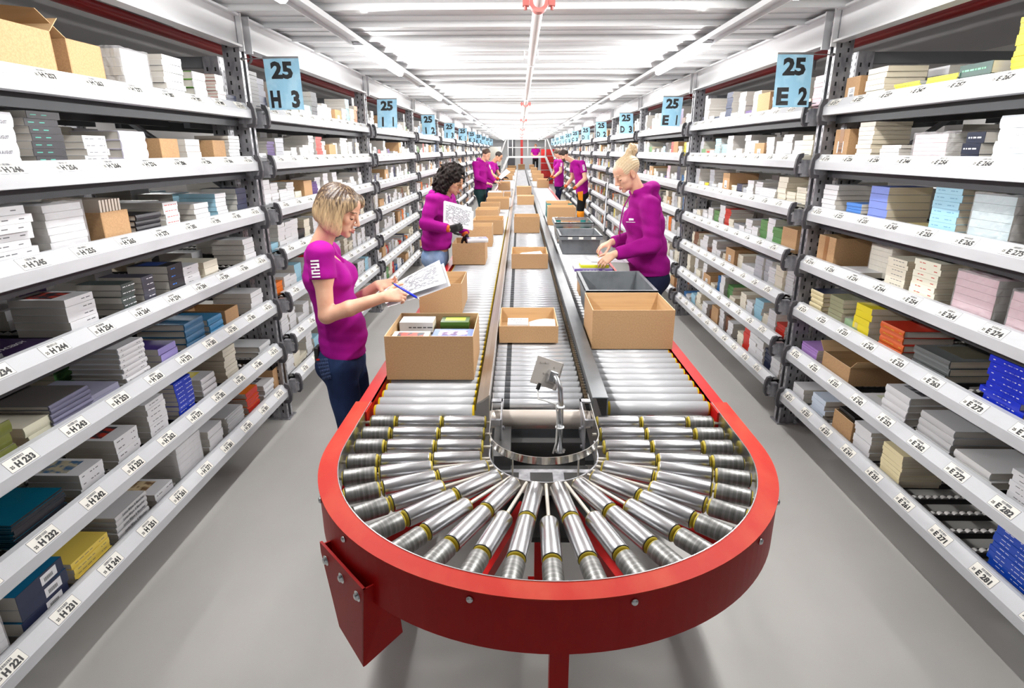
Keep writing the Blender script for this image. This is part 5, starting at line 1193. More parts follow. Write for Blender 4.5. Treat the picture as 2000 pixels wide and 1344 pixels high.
ONF = ['top', 'second from top', 'third from top', 'fourth from top', 'fifth from top', 'sixth from top', 'seventh from top', 'eighth from top', 'ninth from top', 'tenth from top', 'eleventh from top', 'twelfth from top', 'thirteenth from top', 'fourteenth from top']
def book_stack(name, desc, where, n, w, d, t, loc, rz, jit=.006, extra=None, **k):
    """n equal books; loc = corner of the spine end at the bottom, books rise along z"""
    k.setdefault('seed', int(loc[1] * 1000) % 977); bt = k.get('t', t); me = book_meshes(w, d, t, **k); rr = random.Random(int(abs(loc[0] * 7919 + loc[1] * 104729 + loc[2] * 31))); rt = Matrix.Rotation(rz, 3, 'Z')
    c = Vector((w / 2, d / 2, 0))
    for i in range(n):
        dz = i * (t + .0006); j = Vector((rr.uniform(-jit, jit), rr.uniform(-jit * .8, jit * .4), 0)); a = rr.uniform(-1, 1) * jit * 4
        ctr = Vector(loc) + rt @ (c + j); p = ctr - Matrix.Rotation(rz + a, 3, 'Z') @ c; p.z = loc[2] + dz
        lab = ('%s, %s' % (desc, where)) if n == 1 else '%s of %s, %s' % (ONF[min(n - 1 - i, 13)], desc, where)
        dist = (ctr - Vector((0, 0, 1.8))).length
        yield dict(dist=dist, name=name, label=lab, me=me, loc=p, rz=rz + a, size=(w, d, t), cov=k['cov'], page=k.get('page', PAPER))
# ------------------------------------------------------------------ what stands on the racks
WH, CR, GY = cv(226, 226, 229), cv(232, 226, 208), cv(176, 178, 184)
BK, NV, SL = cv(34, 32, 38), cv(36, 44, 72), cv(92, 94, 112)
TEALC, BL, RB, LB = cv(16, 92, 116), cv(42, 104, 160), cv(26, 56, 184, rough=.3), cv(158, 204, 224)
YE_, GR, RD, OR = cv(232, 214, 44), cv(96, 160, 52), cv(196, 40, 24), cv(232, 120, 32)
PU, PK, OL, BR, LV = cv(78, 48, 112), cv(226, 190, 200), cv(110, 116, 52), cv(122, 82, 58), cv(196, 190, 216)
CY = cv(30, 150, 210); MINT = cv(70, 168, 150); GOLD = cv(206, 160, 40)
TXR = cv(206, 84, 70); TXB = cv(52, 60, 150); TXW = cv(238, 238, 240)
FILM = mat('plastic_film', (.9, .9, .92), .12, alpha=.28, bump=((38, 38, 38), .9, .02))
cells = {}; blocks = []
def S_(side, c, l, kind, n, t, w, d, desc, cov, **k): (cells.setdefault((side, round(c), l), []).append((c, kind, n, t, w, d, desc, cov, k)), blocks.append((side, l, c, w, d + k.get('dx', 0))) if d > .23 else None)
P_, H_, B_, C_, W_ = 'paperback', 'hardcover_book', 'booklet', 'carton', 'wrapped'
# --- H side
S_('H', 22, 1, W_, 5, .028, .15, .21, 'white paperbacks', WH)
S_('H', 23, 1, P_, 3, .052, .21, .25, 'thick blue and teal art books', cv(20, 108, 150), spine=NV, pic=PICS[1], label=True)
S_('H', 24, 1, P_, 4, .022, .20, .22, 'yellow-covered booklets', cv(226, 200, 92), pic=None, lines=2)
S_('H', 25, 1, H_, 5, .024, .21, .26, 'light grey hardcover books', cv(206, 206, 208), spine=cv(198, 198, 200), stext=[('Loriot M\u00f6pse & Menschen', 3, .5, .5, .7)])
S_('H', 26, 1, P_, 2, .03, .14, .21, 'white paperbacks with a dark landscape picture', WH, pic=PICS[2], lines=2)
S_('H', 27, 1, W_, 6, .030, .22, .24, 'white books', WH)
S_('H', 28, 1, P_, 6, .022, .15, .21, 'white paperbacks with a green picture', WH, pic=PICS[3], lines=2)
S_('H', 29, 1, B_, 12, .009, .20, .26, 'thin light grey booklets', cv(196, 197, 200))
S_('H', 30, 1, B_, 12, .012, .16, .20, 'orange and red school books', OR, pic=None, spine=RD)
S_('H', 31, 1, H_, 3, .034, .16, .22, 'white hardcover books with a dark picture', WH, pic=PICS[4])
S_('H', 31.6, 1, C_, 0, .15, .14, .28, 'brown carton', None)
S_('H', 22, 2, H_, 1, .03, .23, .28, 'large grey hardcover with red stripe', cv(222, 222, 224), ttext=[('DORIS', 3, .5, .80, .022, .5), ('D\u00d6RRIE', 3, .5, .70, .022, .6), ('LEBEN', 2, .45, .5, .014, .3), ('SCHREIBEN', 2, .5, .43, .014, .45), ('ATMEN', 2, .48, .36, .014, .3)], pic=TXR)
S_('H', 22, 2, P_, 4, .03, .16, .21, 'white paperbacks in the back', WH, lines=1, dx=.30)
S_('H', 23.3, 2, B_, 13, .0065, .23, .29, 'thin black and turquoise magazines', cv(14, 70, 88, rough=.2), top=cv(10, 96, 122, rough=.2), spine=BK, page=cv(20, 84, 104))
S_('H', 24.4, 2, P_, 3, .03, .13, .20, 'white paperbacks with green and blue pictures', WH, pic=PICS[1], lines=2)
S_('H', 25.3, 2, P_, 4, .032, .15, .22, 'white paperbacks with a red pictured cover', WH, pic=PICS[0], lines=2)
S_('H', 26.2, 2, P_, 7, .026, .14, .21, 'white paperbacks', WH, lines=1)
S_('H', 27.2, 2, P_, 8, .023, .15, .20, 'shiny royal blue paperbacks', RB, pic=PICS[4], lines=1, band=TXW)
S_('H', 28.1, 2, H_, 4, .03, .14, .21, 'white hardcovers with a yellow picture', WH, pic=YE_)
S_('H', 29.2, 2, P_, 9, .021, .14, .20, 'cream paperbacks with a small blue picture', CR, pic=PICS[1], page=CREAMP, lines=1)
S_('H', 31, 2, H_, 2, .035, .17, .24, 'pale grey cloth hardcovers', cv(206, 208, 210))
S_('H', 22, 3, H_, 2, .04, .17, .23, 'golden yellow hardcovers', GOLD)
S_('H', 22.9, 3, H_, 3, .042, .17, .23, 'olive-spined cream hardcovers', CR, spine=OL, page=CREAMP, pic=PICS[4])
S_('H', 23.8, 3, H_, 2, .036, .17, .24, 'cream hardcovers with olive headband', CR, spine=cv(222, 220, 196), page=CREAMP)
S_('H', 24.3, 3, H_, 6, .017, .20, .25, 'slate grey clothbound books', SL, spine=cv(104, 104, 130), top=cv(90, 86, 84))
S_('H', 25, 3, B_, 3, .018, .20, .26, 'lavender grey booklets', cv(150, 150, 172))
S_('H', 25.9, 3, H_, 8, .022, .17, .22, 'white hardcovers with a portrait picture', WH, pic=PICS[2], lines=1)
S_('H', 26.9, 3, P_, 3, .03, .14, .20, 'violet-spined paperbacks', cv(150, 140, 200), top=cv(60, 44, 110))
S_('H', 28, 3, H_, 4, .034, .18, .25, 'steel blue clothbound books', cv(52, 108, 148))
S_('H', 28.8, 3, H_, 3, .034, .15, .22, 'bright blue and white hardcovers', cv(60, 140, 190), page=PAPER)
S_('H', 29.6, 3, C_, 0, .10, .16, .26, 'small brown carton of booklets', None)
S_('H', 31, 3, P_, 4, .03, .17, .24, 'white paperbacks with a red and yellow motif', WH, pic=PICS[5], lines=2)
S_('H', 22, 4, P_, 7, .022, .16, .21, 'white paperbacks with a dark red motif', WH, pic=PICS[0], lines=1)
S_('H', 23, 4, H_, 1, .045, .19, .24, 'black hardcover with white lettering', BK, stext=[('SPACEBOY', 2, .6, .5, .5)], pic=None, band=TXW, top=cv(40, 24, 60))
S_('H', 23.1, 4, P_, 3, .026, .18, .23, 'black and violet paperbacks', BK, top=cv(46, 28, 84), band=TXW, dx=.02)
S_('H', 24, 4, H_, 1, .02, .19, .24, 'flat dark violet book with yellow arc', cv(44, 24, 66), ttext=[('SPACEBOY', 3, .5, .4, .022, .7)], band=TXW)
S_('H', 25, 4, P_, 5, .028, .15, .21, 'white paperbacks with red and black cover', WH, pic=PICS[0], lines=1)
S_('H', 26.1, 4, P_, 5, .026, .085, .19, 'small dark green paperbacks', cv(66, 76, 74), page=PAPER, lines=1, band=TXW)
S_('H', 26.75, 4, P_, 5, .026, .085, .19, 'small dark grey paperbacks', cv(66, 66, 78), page=PAPER, lines=1, band=TXW)
S_('H', 27.6, 4, P_, 4, .036, .13, .19, 'black paperbacks with blue lettering', BK, page=PAPER, lines=1, band=cv(40, 120, 220), pic=cv(30, 60, 130))
S_('H', 22.6, 5, C_, 0, .19, .15, .28, 'brown carton with white barcode label', None, label=True)
S_('H', 24, 5, P_, 7, .027, .19, .23, 'thick white paperbacks, fanned', WH, pic=PICS[0], lines=1, jit=.016)
S_('H', 25.1, 5, W_, 7, .026, .19, .24, 'white paperbacks', WH)
S_('H', 26.2, 5, C_, 0, .13, .17, .28, 'brown carton filled with upright cards', None, cards=True)
S_('H', 27.1, 5, H_, 4, .024, .18, .22, 'black hardcovers', BK, top=BK)
S_('H', 27.9, 5, P_, 5, .026, .12, .20, 'white paperbacks with orange spine print', WH, lines=1, band=TXR)
S_('H', 29.9, 5, P_, 6, .023, .12, .20, 'white and turquoise paperbacks', WH, lines=1, band=MINT, page=LB)
S_('H', 24.1, 6, H_, 4, .046, .20, .23, 'thick white hardcovers with red and blue lettering', cv(240, 240, 246), stext=[('SERGEJ LEBEDEW', 2, .22, .66, .55), ('MENSCHEN IM AUGUST', 3, .22, .34, .62)], pic=None, ttxt2=True)
S_('H', 25.1, 6, P_, 8, .024, .15, .21, 'black-spined white paperbacks', WH, spine=BK, lines=1, band=MINT)
S_('H', 26.1, 6, P_, 5, .024, .13, .19, 'small white paperbacks', WH, lines=1)
S_('H', 27.1, 6, H_, 4, .036, .17, .21, 'lavender white hardcovers', cv(226, 222, 238))
S_('H', 28.2, 6, C_, 0, .12, .15, .28, 'brown carton', None)
S_('H', 29.1, 6, P_, 4, .030, .14, .18, 'orange-spined paperbacks', WH, spine=OR, lines=1)
S_('H', 30.2, 6, C_, 0, .12, .14, .28, 'brown carton next to orange books', None)
S_('H', 24, 7, W_, 2, .05, .20, .26, 'white papers', WH)
S_('H', 25, 7, C_, 0, .17, .30, .32, 'large brown carton with lid', None, big=True)
S_('H', 26.3, 7, C_, 0, .16, .19, .30, 'brown carton with torn open flap', None, flap=True)
S_('H', 27.6, 7, W_, 5, .035, .19, .26, 'white books', WH)
S_('H', 28.8, 7, P_, 8, .024, .17, .22, 'white paperbacks', WH, lines=1)
S_('H', 29.8, 7, H_, 4, .038, .12, .20, 'white hardcovers with light green edges', GR, page=PAPER, spine=WH)
S_('H', 30.7, 7, B_, 10, .016, .09, .18, 'red and white striped booklets', RD, page=PAPER, spine=WH)
# --- E side
S_('E', 22, 1, P_, 4, .03, .16, .22, 'white and pale blue paperbacks', cv(206, 218, 234), lines=1, pic=PICS[1])
S_('E', 21, 1, P_, 3, .03, .15, .20, 'white paperbacks with dark lower edge', WH, lines=1)
S_('E', 23.2, 1, C_, 0, .13, .20, .28, 'brown carton with black folders on top', None, top_black=True)
S_('E', 25.1, 1, P_, 8, .021, .16, .20, 'cream-spined paperbacks with orange and black portrait', cv(236, 222, 178), page=CREAMP, pic=PICS[5], spine=cv(238, 226, 190))
S_('E', 28.1, 1, P_, 10, .019, .20, .24, 'royal blue paperbacks', cv(20, 70, 180, rough=.3), lines=1, band=TXW)
S_('E', 29, 1, P_, 5, .03, .17, .21, 'light blue paperbacks', CY, lines=1, band=TXW)
S_('E', 21.2, 2, P_, 6, .014, .20, .24, 'violet and green paperbacks', cv(170, 130, 200), page=PAPER)
S_('E', 22.5, 2, C_, 0, .11, .30, .34, 'open brown carton', None, big=True)
S_('E', 24, 2, B_, 1, .008, .22, .26, 'white folded leaflet with green map', WH, pic=cv(214, 220, 190))
S_('E', 24.8, 2, H_, 4, .036, .19, .22, 'white hardcovers with an engraved picture', WH, pic=PICS[4])
S_('E', 26, 2, H_, 4, .032, .22, .26, 'light grey clothbound books', cv(196, 196, 198))
S_('E', 27, 2, H_, 2, .032, .20, .26, 'pale grey clothbound books behind the beam', cv(214, 214, 214))
S_('E', 28.9, 2, P_, 6, .027, .18, .22, 'white paperbacks with bright blue tops', WH, top=CY, spine=CY, band=TXW, lines=1)
S_('E', 21.1, 3, H_, 5, .026, .15, .22, 'cream books topped by a navy cover', cv(232, 218, 170), top=NV, page=CREAMP)
S_('E', 22.1, 3, P_, 6, .025, .15, .20, 'green and brown pictured paperbacks', cv(150, 150, 120), page=CREAMP, pic=PICS[3], lines=1)
S_('E', 23.2, 3, P_, 5, .034, .15, .21, 'yellow paperbacks with colourful cover', YE_, page=CREAMP, pic=PICS[5], lines=1, band=TXR)
S_('E', 22.8, 3, W_, 2, .03, .13, .20, 'colourful children books', cv(120, 180, 90))
S_('E', 24.3, 3, H_, 4, .034, .19, .24, 'red and orange fantasy hardcovers', cv(184, 44, 22), page=PAPER, spine=cv(206, 90, 30), lines=1, band=GOLD)
S_('E', 25.5, 3, H_, 3, .034, .23, .26, 'dark grey hardcovers in plastic covers', cv(98, 102, 102, rough=.15), page=CREAMP, pic=cv(84, 80, 66))
S_('E', 27.2, 3, P_, 8, .0245, .20, .22, 'royal blue paperbacks with white lettering', cv(24, 50, 200, rough=.3), page=PAPER, stext=[('PROVENCE', 2, .55, .5, .32)], lines=1, band=TXW, jit=.014)
S_('E', 21.2, 4, C_, 0, .17, .20, .28, 'brown carton with tape', None, tape=True)
S_('E', 22.4, 4, P_, 1, .03, .19, .22, 'blue and white paperback with red dot', WH, top=cv(60, 110, 200))
S_('E', 22.6, 4, W_, 6, .028, .19, .25, 'beige book blocks', CR, dx=.12)
S_('E', 24.9, 4, P_, 7, .026, .17, .21, 'cream paperbacks with red dots', cv(240, 238, 220), page=CREAMP, pic=PICS[4], lines=1, band=RD)
S_('E', 26.1, 4, W_, 6, .030, .22, .26, 'pale pink paperbacks', PK)
S_('E', 27.3, 4, W_, 5, .032, .22, .26, 'pale rose paperbacks', PK)
S_('E', 21, 5, P_, 6, .027, .16, .22, 'plain white paperbacks', WH)
S_('E', 22.1, 5, P_, 5, .016, .15, .20, 'blue and white booklets', cv(70, 130, 210), page=PAPER)
S_('E', 23, 5, P_, 5, .036, .16, .21, 'blue and yellow pictured paperbacks', cv(120, 140, 214), pic=PICS[5], page=CREAMP, lines=1, band=GOLD)
S_('E', 24, 5, P_, 1, .02, .19, .24, 'pale yellow paperback lying flat', cv(240, 226, 160))
S_('E', 25, 5, P_, 7, .029, .17, .22, 'light blue paperbacks', LB, page=CREAMP, lines=1, band=cv(110, 160, 190), pic=PICS[2])
S_('E', 26.1, 5, W_, 6, .032, .21, .26, 'pale blue book blocks', cv(186, 206, 212))
S_('E', 27.3, 5, P_, 4, .034, .18, .22, 'white paperbacks with black picture', WH, pic=PICS[4])
S_('E', 21.1, 6, C_, 0, .17, .15, .26, 'brown taped carton with white handwritten label', None, tape=True, label=True)
S_('E', 22.1, 6, P_, 9, .0215, .14, .19, 'navy-spined cream paperbacks', cv(236, 232, 220), spine=NV, page=CREAMP, lines=1, band=TXW)
S_('E', 23.1, 6, P_, 5, .016, .16, .20, 'white booklets with a red edge', WH, band=RD)
S_('E', 24.2, 6, W_, 7, .018, .22, .24, 'pink-edged paperbacks', PK)
S_('E', 25.3, 6, P_, 3, .042, .10, .18, 'dark blue glossy paperbacks', cv(20, 28, 48, rough=.2), lines=1, band=TXW)
S_('E', 26.2, 6, H_, 4, .045, .19, .23, 'thick white hardcovers with blue dots', cv(236, 242, 246), page=PAPER, spine=cv(232, 240, 246), stext=[('HAIG WOOD', 3, .22, .5, .3)], band=GY)
S_('E', 21.2, 7, C_, 0, .14, .14, .26, 'brown carton with small label', None, label=True)
S_('E', 22.1, 7, P_, 6, .026, .17, .20, 'cream white paperbacks', CR, page=CREAMP)
S_('E', 23.2, 7, B_, 5, .012, .19, .24, 'thin teal and yellow children books', cv(90, 140, 150), page=PAPER, spine=YE_)
S_('E', 24.2, 7, B_, 4, .016, .20, .24, 'flat yellow books', YE_, page=PAPER)
S_('E', 24.95, 7, P_, 2, .045, .18, .22, 'green and black thriller paperbacks', cv(22, 60, 52, rough=.25), page=PAPER, lines=1, band=cv(120, 210, 150))
S_('E', 25.85, 7, B_, 12, .0185, .18, .26, 'yellow and green hardcover song books', YE_, page=PAPER, top=GR, stext=[('ORCHESTER', 3, .5, .5, .4)], dx=.05)
S_('E', 26.75, 7, P_, 6, .034, .17, .22, 'plain cream page blocks', CR, page=CREAMP)
def film_over(r, x0, x1, y0, y1, z1, seed=0):
    m = MB(); e = .004; rr = random.Random(seed)
    vs = []; n = 7
    for k, z in enumerate((.0, z1 * .5, z1 + e)):
        for i in range(n):
            for j in range(n):
                if k < 2 and 0 < i < n - 1 and 0 < j < n - 1: continue
    g = lambda a, b, c: Vector((a + rr.uniform(-.003, .003), b + rr.uniform(-.003, .003), c + rr.uniform(0, .007)))
    top = [[g(x0 - e + (x1 - x0 + 2 * e) * i / n, y0 - e + (y1 - y0 + 2 * e) * j / n, z1 + e) for j in range(n + 1)] for i in range(n + 1)]
    for i in range(n):
        for j in range(n): m.add([top[i][j], top[i + 1][j], top[i + 1][j + 1], top[i][j + 1]], [(0, 1, 2, 3)], 0, True)
    rim = [top[i][0] for i in range(n + 1)] + [top[n][j] for j in range(1, n + 1)] + [top[i][n] for i in range(n - 1, -1, -1)] + [top[0][j] for j in range(n - 1, 0, -1)]
    low = [Vector((p.x, p.y, .002)) for p in rim]; k = len(rim)
    m.add(rim + low, [(i, (i + 1) % k, k + (i + 1) % k, k + i) for i in range(k)], 0, True)
    return m.build('plastic_film', FILM, r, recalc=False)
def stuff_book(p, rz, w, d, t, mc, mp):
    ca, sa = math.cos(rz), math.sin(rz)
    def q(x, y, z): return (p[0] + x * ca - y * sa, p[1] + x * sa + y * ca, p[2] + z)
    vs = [q(0, 0, 0), q(w, 0, 0), q(w, d, 0), q(0, d, 0), q(0, 0, t), q(w, 0, t), q(w, d, t), q(0, d, t)]; n = len(STUFF.v); STUFF.v += [Vector(v) for v in vs]
    for f, m in (((4, 5, 6, 7), mc), ((0, 1, 5, 4), mc), ((1, 2, 6, 5), mp), ((2, 3, 7, 6), mp), ((3, 0, 4, 7), mp)): STUFF.f.append([n + i for i in f]); STUFF.m.append(m); STUFF.sm.append(False)
def stuff_mat(m):
    if m in STUFFM: return STUFFM.index(m)
    STUFFM.append(m); return len(STUFFM) - 1
WHT = {'H': 'above', 'E': 'above'}
ncart = 0
def shelf_carton(sd, y, l, w, h, d, label, k, xo):
    sg = sd['sg']; x = sd['x'] - sg * (.075 + xo); z = zlev(l) + SURF + .0005
    r = empty('cardboard_box', (x - sg * d / 2, y, z), 0, label, 'box', k.get('group'))
    carton_parts(r, d, w, h, org=(-d / 2, -w / 2, 0), top='closed' if k.get('closed') else 'open')
    fx = sg * (d / 2 + .0004)
    if k.get('tape'): m = MB(); m.box(min(fx, fx + sg * .0006), max(fx, fx + sg * .0006), -.022, .022, 0, h); m.build('tape', MATS['brown_tape'], r)
    if k.get('label'):
        m = MB(); c0 = fx + sg * .0004
        m.quad((c0, -.03, h * .25), (c0, .035, h * .25), (c0, .035, h * .62), (c0, -.03, h * .62))
        for q in range(10): m.quad((c0 + sg * .0004, -.02 + q * .004, h * .29), (c0 + sg * .0004, -.018 + q * .004, h * .29), (c0 + sg * .0004, -.018 + q * .004, h * .37), (c0 + sg * .0004, -.02 + q * .004, h * .37), 1)
        for q in range(3): m.quad((c0 + sg * .0004, -.02, h * (.44 + q * .05)), (c0 + sg * .0004, .02 - q * .006, h * (.44 + q * .05)), (c0 + sg * .0004, .02 - q * .006, h * (.455 + q * .05)), (c0 + sg * .0004, -.02, h * (.455 + q * .05)), 1)
        m.build('address_label', [PLAIN, INK], r)
    if k.get('flap'):
        m = MB(); m.hexa([(-d * .3, -w / 2, h), (d * .5, -w / 2, h), (d * .5, -w / 2 + .004, h), (-d * .3, -w / 2 + .004, h), (-d * .2, -w / 2 - .07, h + .10), (d * .42, -w / 2 - .09, h + .08), (d * .42, -w / 2 - .086, h + .08), (-d * .2, -w / 2 - .066, h + .10)]); m.build('flap', CARDIN, r)
    if k.get('big'):
        for s_ in (-1, 1):
            m = MB(); y_ = s_ * w / 2; m.hexa([(-d / 2, y_ - .002, h), (d / 2, y_ - .002, h), (d / 2, y_ + .002, h), (-d / 2, y_ + .002, h), (-d / 2, y_ - .002 + s_ * .05, h + .05), (d / 2, y_ - .002 + s_ * .05, h + .05), (d / 2, y_ + .002 + s_ * .05, h + .05), (-d / 2, y_ + .002 + s_ * .05, h + .05)]); m.build('flap', CARDIN, r)
    if k.get('cards'):
        for q in range(7): m = MB((0, 0, 0)); yy = -w * .4 + w * .8 * q / 7; m.hexa([(-d * .4, yy, .006), (d * .44, yy, .006), (d * .44, yy + .012, .006), (-d * .4, yy + .012, .006), (-d * .4, yy + .02, h + .05), (d * .42, yy + .02, h + .045), (d * .42, yy + .032, h + .045), (-d * .4, yy + .032, h + .05)]); m.build('card', cv(232, 218, 204), r)
    if k.get('top_black'):
        for q in range(4): MB().box(-d * .45, d * .5, -w * .45 + q * .003, w * .4, h + .002 + q * .006, h + .0068 + q * .006).build('black_folder', cv(40, 38, 38, rough=.25), r)
    return r
RR = random.Random(11); todo = []
defaults = [('white paperbacks', WH, PAPER, 40), ('cream paperbacks', CR, CREAMP, 14), ('white paperbacks with a small picture', WH, PAPER, 14), ('light grey paperbacks', GY, PAPER, 6), ('navy paperbacks', NV, PAPER, 3), ('pale blue paperbacks', LB, PAPER, 3), ('red paperbacks', RD, PAPER, 2), ('green paperbacks', cv(90, 140, 80), CREAMP, 2), ('brown paperbacks', BR, CREAMP, 2), ('violet paperbacks', PU, PAPER, 2), ('black paperbacks', BK, PAPER, 3)]
def pick(): 
    t = RR.uniform(0, sum(d[3] for d in defaults))
    for d in defaults:
        t -= d[3]
        if t <= 0: return d
    return defaults[0]
def place_stack(sd, y, l, kind, n, t, w, d, desc, cov, k, where):
    sg = sd['sg']; k = dict(k); k.pop('ttxt2', 0); xo = k.pop('dx', 0); z = zlev(l) + SURF
    x = sd['x'] - sg * (.072 + xo + RR.uniform(0, .012)); rz = math.pi / 2 * sg; jit = k.pop('jit', .006)
    loc = (x, y - sg * w / 2, z)
    if kind == 'wrapped':
        nm = ('plastic-wrapped bundle of ' + desc + ', ' + where); r = empty('wrapped_bundle', (x - sg * d / 2, y, z), rz, nm, 'wrapped bundle')
        m = MB(); rr = random.Random(int(y * 100))
        for i in range(n):
            j = rr.uniform(-.003, .003); m.box(-w / 2 + j, w / 2 + j, -d / 2, d / 2, i * t, i * t + t - .0012, mats=[1, 1 if i == n - 1 else 1, 1, 0, 0, 0])
        m.build('book_block', [CREAMP if cov in (CR,) else PAPER, cov], r, recalc=False); film_over(r, -w / 2, w / 2, -d / 2, d / 2, n * t, n); return
    kw = dict(k); kw['cov'] = cov; kw['hard'] = kind == 'hardcover_book'
    todo.extend(dict(b, kindn=kind) for b in book_stack(kind, desc, where, n, w, d, t, loc, rz, jit=jit, **kw))
clash = {}
for si, sd in enumerate(SIDES):
    sg = sd['sg']; N_ = sd['n']
    for l in range(1, 8):
        cmin, cmax = (21, 31) if N_ == 'H' else (21, 29)
        used = []
        for c in range(cmin - 1, cmax + 2):
            for (cf, kind, n, t, w, d, desc, cov, k) in cells.get((N_, c, l), []):
                y = col_y(sd, cf); where = 'above label %s%d%d' % (N_, round(cf), l)
                if k.get('dx', 0) < .2:
                    used.append((y - w / 2, y + w / 2))
                if kind == C_: shelf_carton(sd, y, l, w, t, d, desc + ' ' + where, k, k.get('dx', 0)); continue
                hmax = .205 if l < 7 else .36; n = min(n, int(hmax / t))
                if sum(1 for (a, b) in used if a < y < b) > 1 and k.get('dx', 0) < .1: pass
                place_stack(sd, y, l, kind, n, t, w, d, desc, cov, k, where)
        for c in range(cmin, cmax + 1):           # the cells that hold plainer goods
            y = col_y(sd, c)
            if (N_, l) in (('E', 1), ) and c >= 26: continue
            if (N_, l, c) in (('H', 2, 30), ('H', 4, 30)): continue
            w = RR.uniform(.125, .155)
            if any(a - w / 2 - .004 < y < b + w / 2 + .004 for a, b in used): 
                yy = [y + s_ for s_ in (-.05, .05) if not any(a - w / 2 - .004 < y + s_ < b + w / 2 + .004 for a, b in used)]
                if not yy: continue
                y = yy[0]
            used.append((y - w / 2, y + w / 2)); ds = pick(); t = RR.choice((.018, .022, .026, .03, .034)); n = RR.randint(3, int((.195 if l < 7 else .24) / t))
            place_stack(sd, y, l, P_, n, t, w, RR.uniform(.185, .21), ds[0], ds[1], dict(page=ds[2], lines=1, pic=RR.choice(PICS) if 'picture' in ds[0] else None), 'above label %s%d%d' % (N_, c, l))
        # deeper rows
        y = col_y(sd, cmin) - .1 * sg; y0_, y1_ = bay_range(sd, 0)
        yy = 1.2
        while yy < y1_ - .12:
            w = RR.uniform(.13, .2)
            for row in (1, 2, 3):
                if row == 1 and any(b_[0] == N_ and b_[1] == l and abs(col_y(sd, b_[2]) - (yy + w / 2)) < (b_[3] + w) / 2 for b_ in blocks): RR.random(); continue
                if RR.random() < (.72 if not (N_ == 'E' and l == 1 and yy < 2.7) else .05):
                    t = RR.choice((.022, .03, .04)); n = RR.randint(2, int(.19 / t)); ds = pick(); mi = stuff_mat(ds[1])
                    x = sd['x'] - sg * (.135 + .25 * row - .02 + RR.uniform(.0, .02))
                    for i in range(n): stuff_book((x, (yy if sg > 0 else yy + w) + RR.uniform(-.004, .004), zlev(l) + SURF + i * t), math.pi / 2 * sg, w - .008, .20, t - .001, mi, 9 + (ds[2] is CREAMP))
            yy += w
        # next bays
        for j in range(1, NB + 1):
            ya, yb = bay_range(sd, j); yy = ya + .03; hmax = .195 if l < 7 else .25; cart_done = False; q = 0
            while yy < yb - .14:
                w = RR.uniform(.12, .16); rr_ = RR.random(); q += 1
                if rr_ < .09 and not cart_done or (q > 12 and not cart_done):
                    cart_done = True; w = RR.uniform(.17, .24)
                    if yy + w > yb - .02: break
                    shelf_carton(sd, yy + w / 2, l, w, RR.uniform(.10, .18), .25, 'brown carton among books, %s shelf, %s' % (levn[l], BAYNAME[si][j]), dict(label=RR.random() < .3 and j < 3, closed=RR.random() < .3), 0)
                    yy += w + .012; continue
                if rr_ > .95: yy += .1; continue
                t = RR.choice((.018, .022, .026, .03, .036)); n = RR.randint(max(2, int(hmax / t * .35)), int(hmax / t)); ds = pick()
                if RR.random() < .10: ds = (('orange paperbacks', OR, PAPER), ('pink paperbacks', PK, PAPER), ('yellow paperbacks', YE_, CREAMP), ('blue paperbacks', BL, PAPER), ('red paperbacks', RD, PAPER))[RR.randint(0, 4)]
                mi = stuff_mat(ds[1])
                x = sd['x'] - sg * (.075 + RR.uniform(0, .03)); rz = math.pi / 2 * sg
                for i in range(n): stuff_book((x - sg * RR.uniform(0, .008), (yy if sg > 0 else yy + w) + RR.uniform(-.004, .004), zlev(l) + SURF + i * t), rz + RR.uniform(-.03, .03), w - .006, .20, t - .001, mi, 9 + (ds[2] is CREAMP))
                if RR.random() < .8 and j < 6:
                    t = .04; 
                    for i in range(RR.randint(2, 5)): stuff_book((x - sg * .29, (yy if sg > 0 else yy + w), zlev(l) + SURF + i * t), rz, w - .004, .22, t - .001, 0, 9)
                yy += w
pbs = sorted((b for b in todo if b['kindn'] == 'paperback'), key=lambda b: b['dist'])
keep = set(id(b) for b in pbs[:290])
GRP = {'paperback': 'paperbacks on the racks', 'hardcover_book': 'hardcover books on the racks', 'booklet': 'booklets on the racks'}
for b in todo:
    if b['kindn'] != 'paperback' or id(b) in keep: put_book(b['name'], b['label'], 'book', GRP[b['kindn']], b['me'], b['loc'], b['rz'])
    else:
        w, d, t = b['size']; sp = [m_ for m_ in b['me'][0].materials]; stuff_book(b['loc'], b['rz'], w, d, t - .0008, stuff_mat(b['me'][0].materials[0]), stuff_mat(b['page']))
# books on the conveyor
def lone(label, w, d, t, loc, rz, tilt=0, **k):
    me = book_meshes(w, d, t, **k); o = put_book('hardcover_book' if k.get('hard') else 'paperback', label, 'book', 'books on the conveyor', me, loc, rz); o.rotation_euler = (tilt, 0, rz); return o
b = bx['A']; zz = ZR + .006; x0, y0, h = b[0] + .012, b[2] + .012, b[4]
lone('white paperback upper left in the box of books', .165, .115, .05, (x0 + .005, b[3] - .135, ZR + h - .062), 0, cov=WH, page=CREAMP, lines=1, pic=cv(220, 200, 190))
for i in range(3): lone('%s white paperback under the upper left one in the box of books' % ('first', 'second', 'third')[i], .165, .12, .04, (x0 + .005, b[3] - .138, zz + i * .0405), 0, cov=WH, page=CREAMP)
lone('green and black pictured hardcover in the box of books', .14, .105, .035, (x0 + .205, b[3] - .12, ZR + h - .05), 0, cov=cv(60, 92, 26), hard=True, page=cv(90, 130, 40), pic=cv(196, 214, 40))
for i in range(3): lone('%s book under the green one in the box of books' % ('first', 'second', 'third')[i], .16, .12, .035, (x0 + .2, b[3] - .13, zz + i * .036), 0, cov=cv(40, 60, 90), page=PAPER)
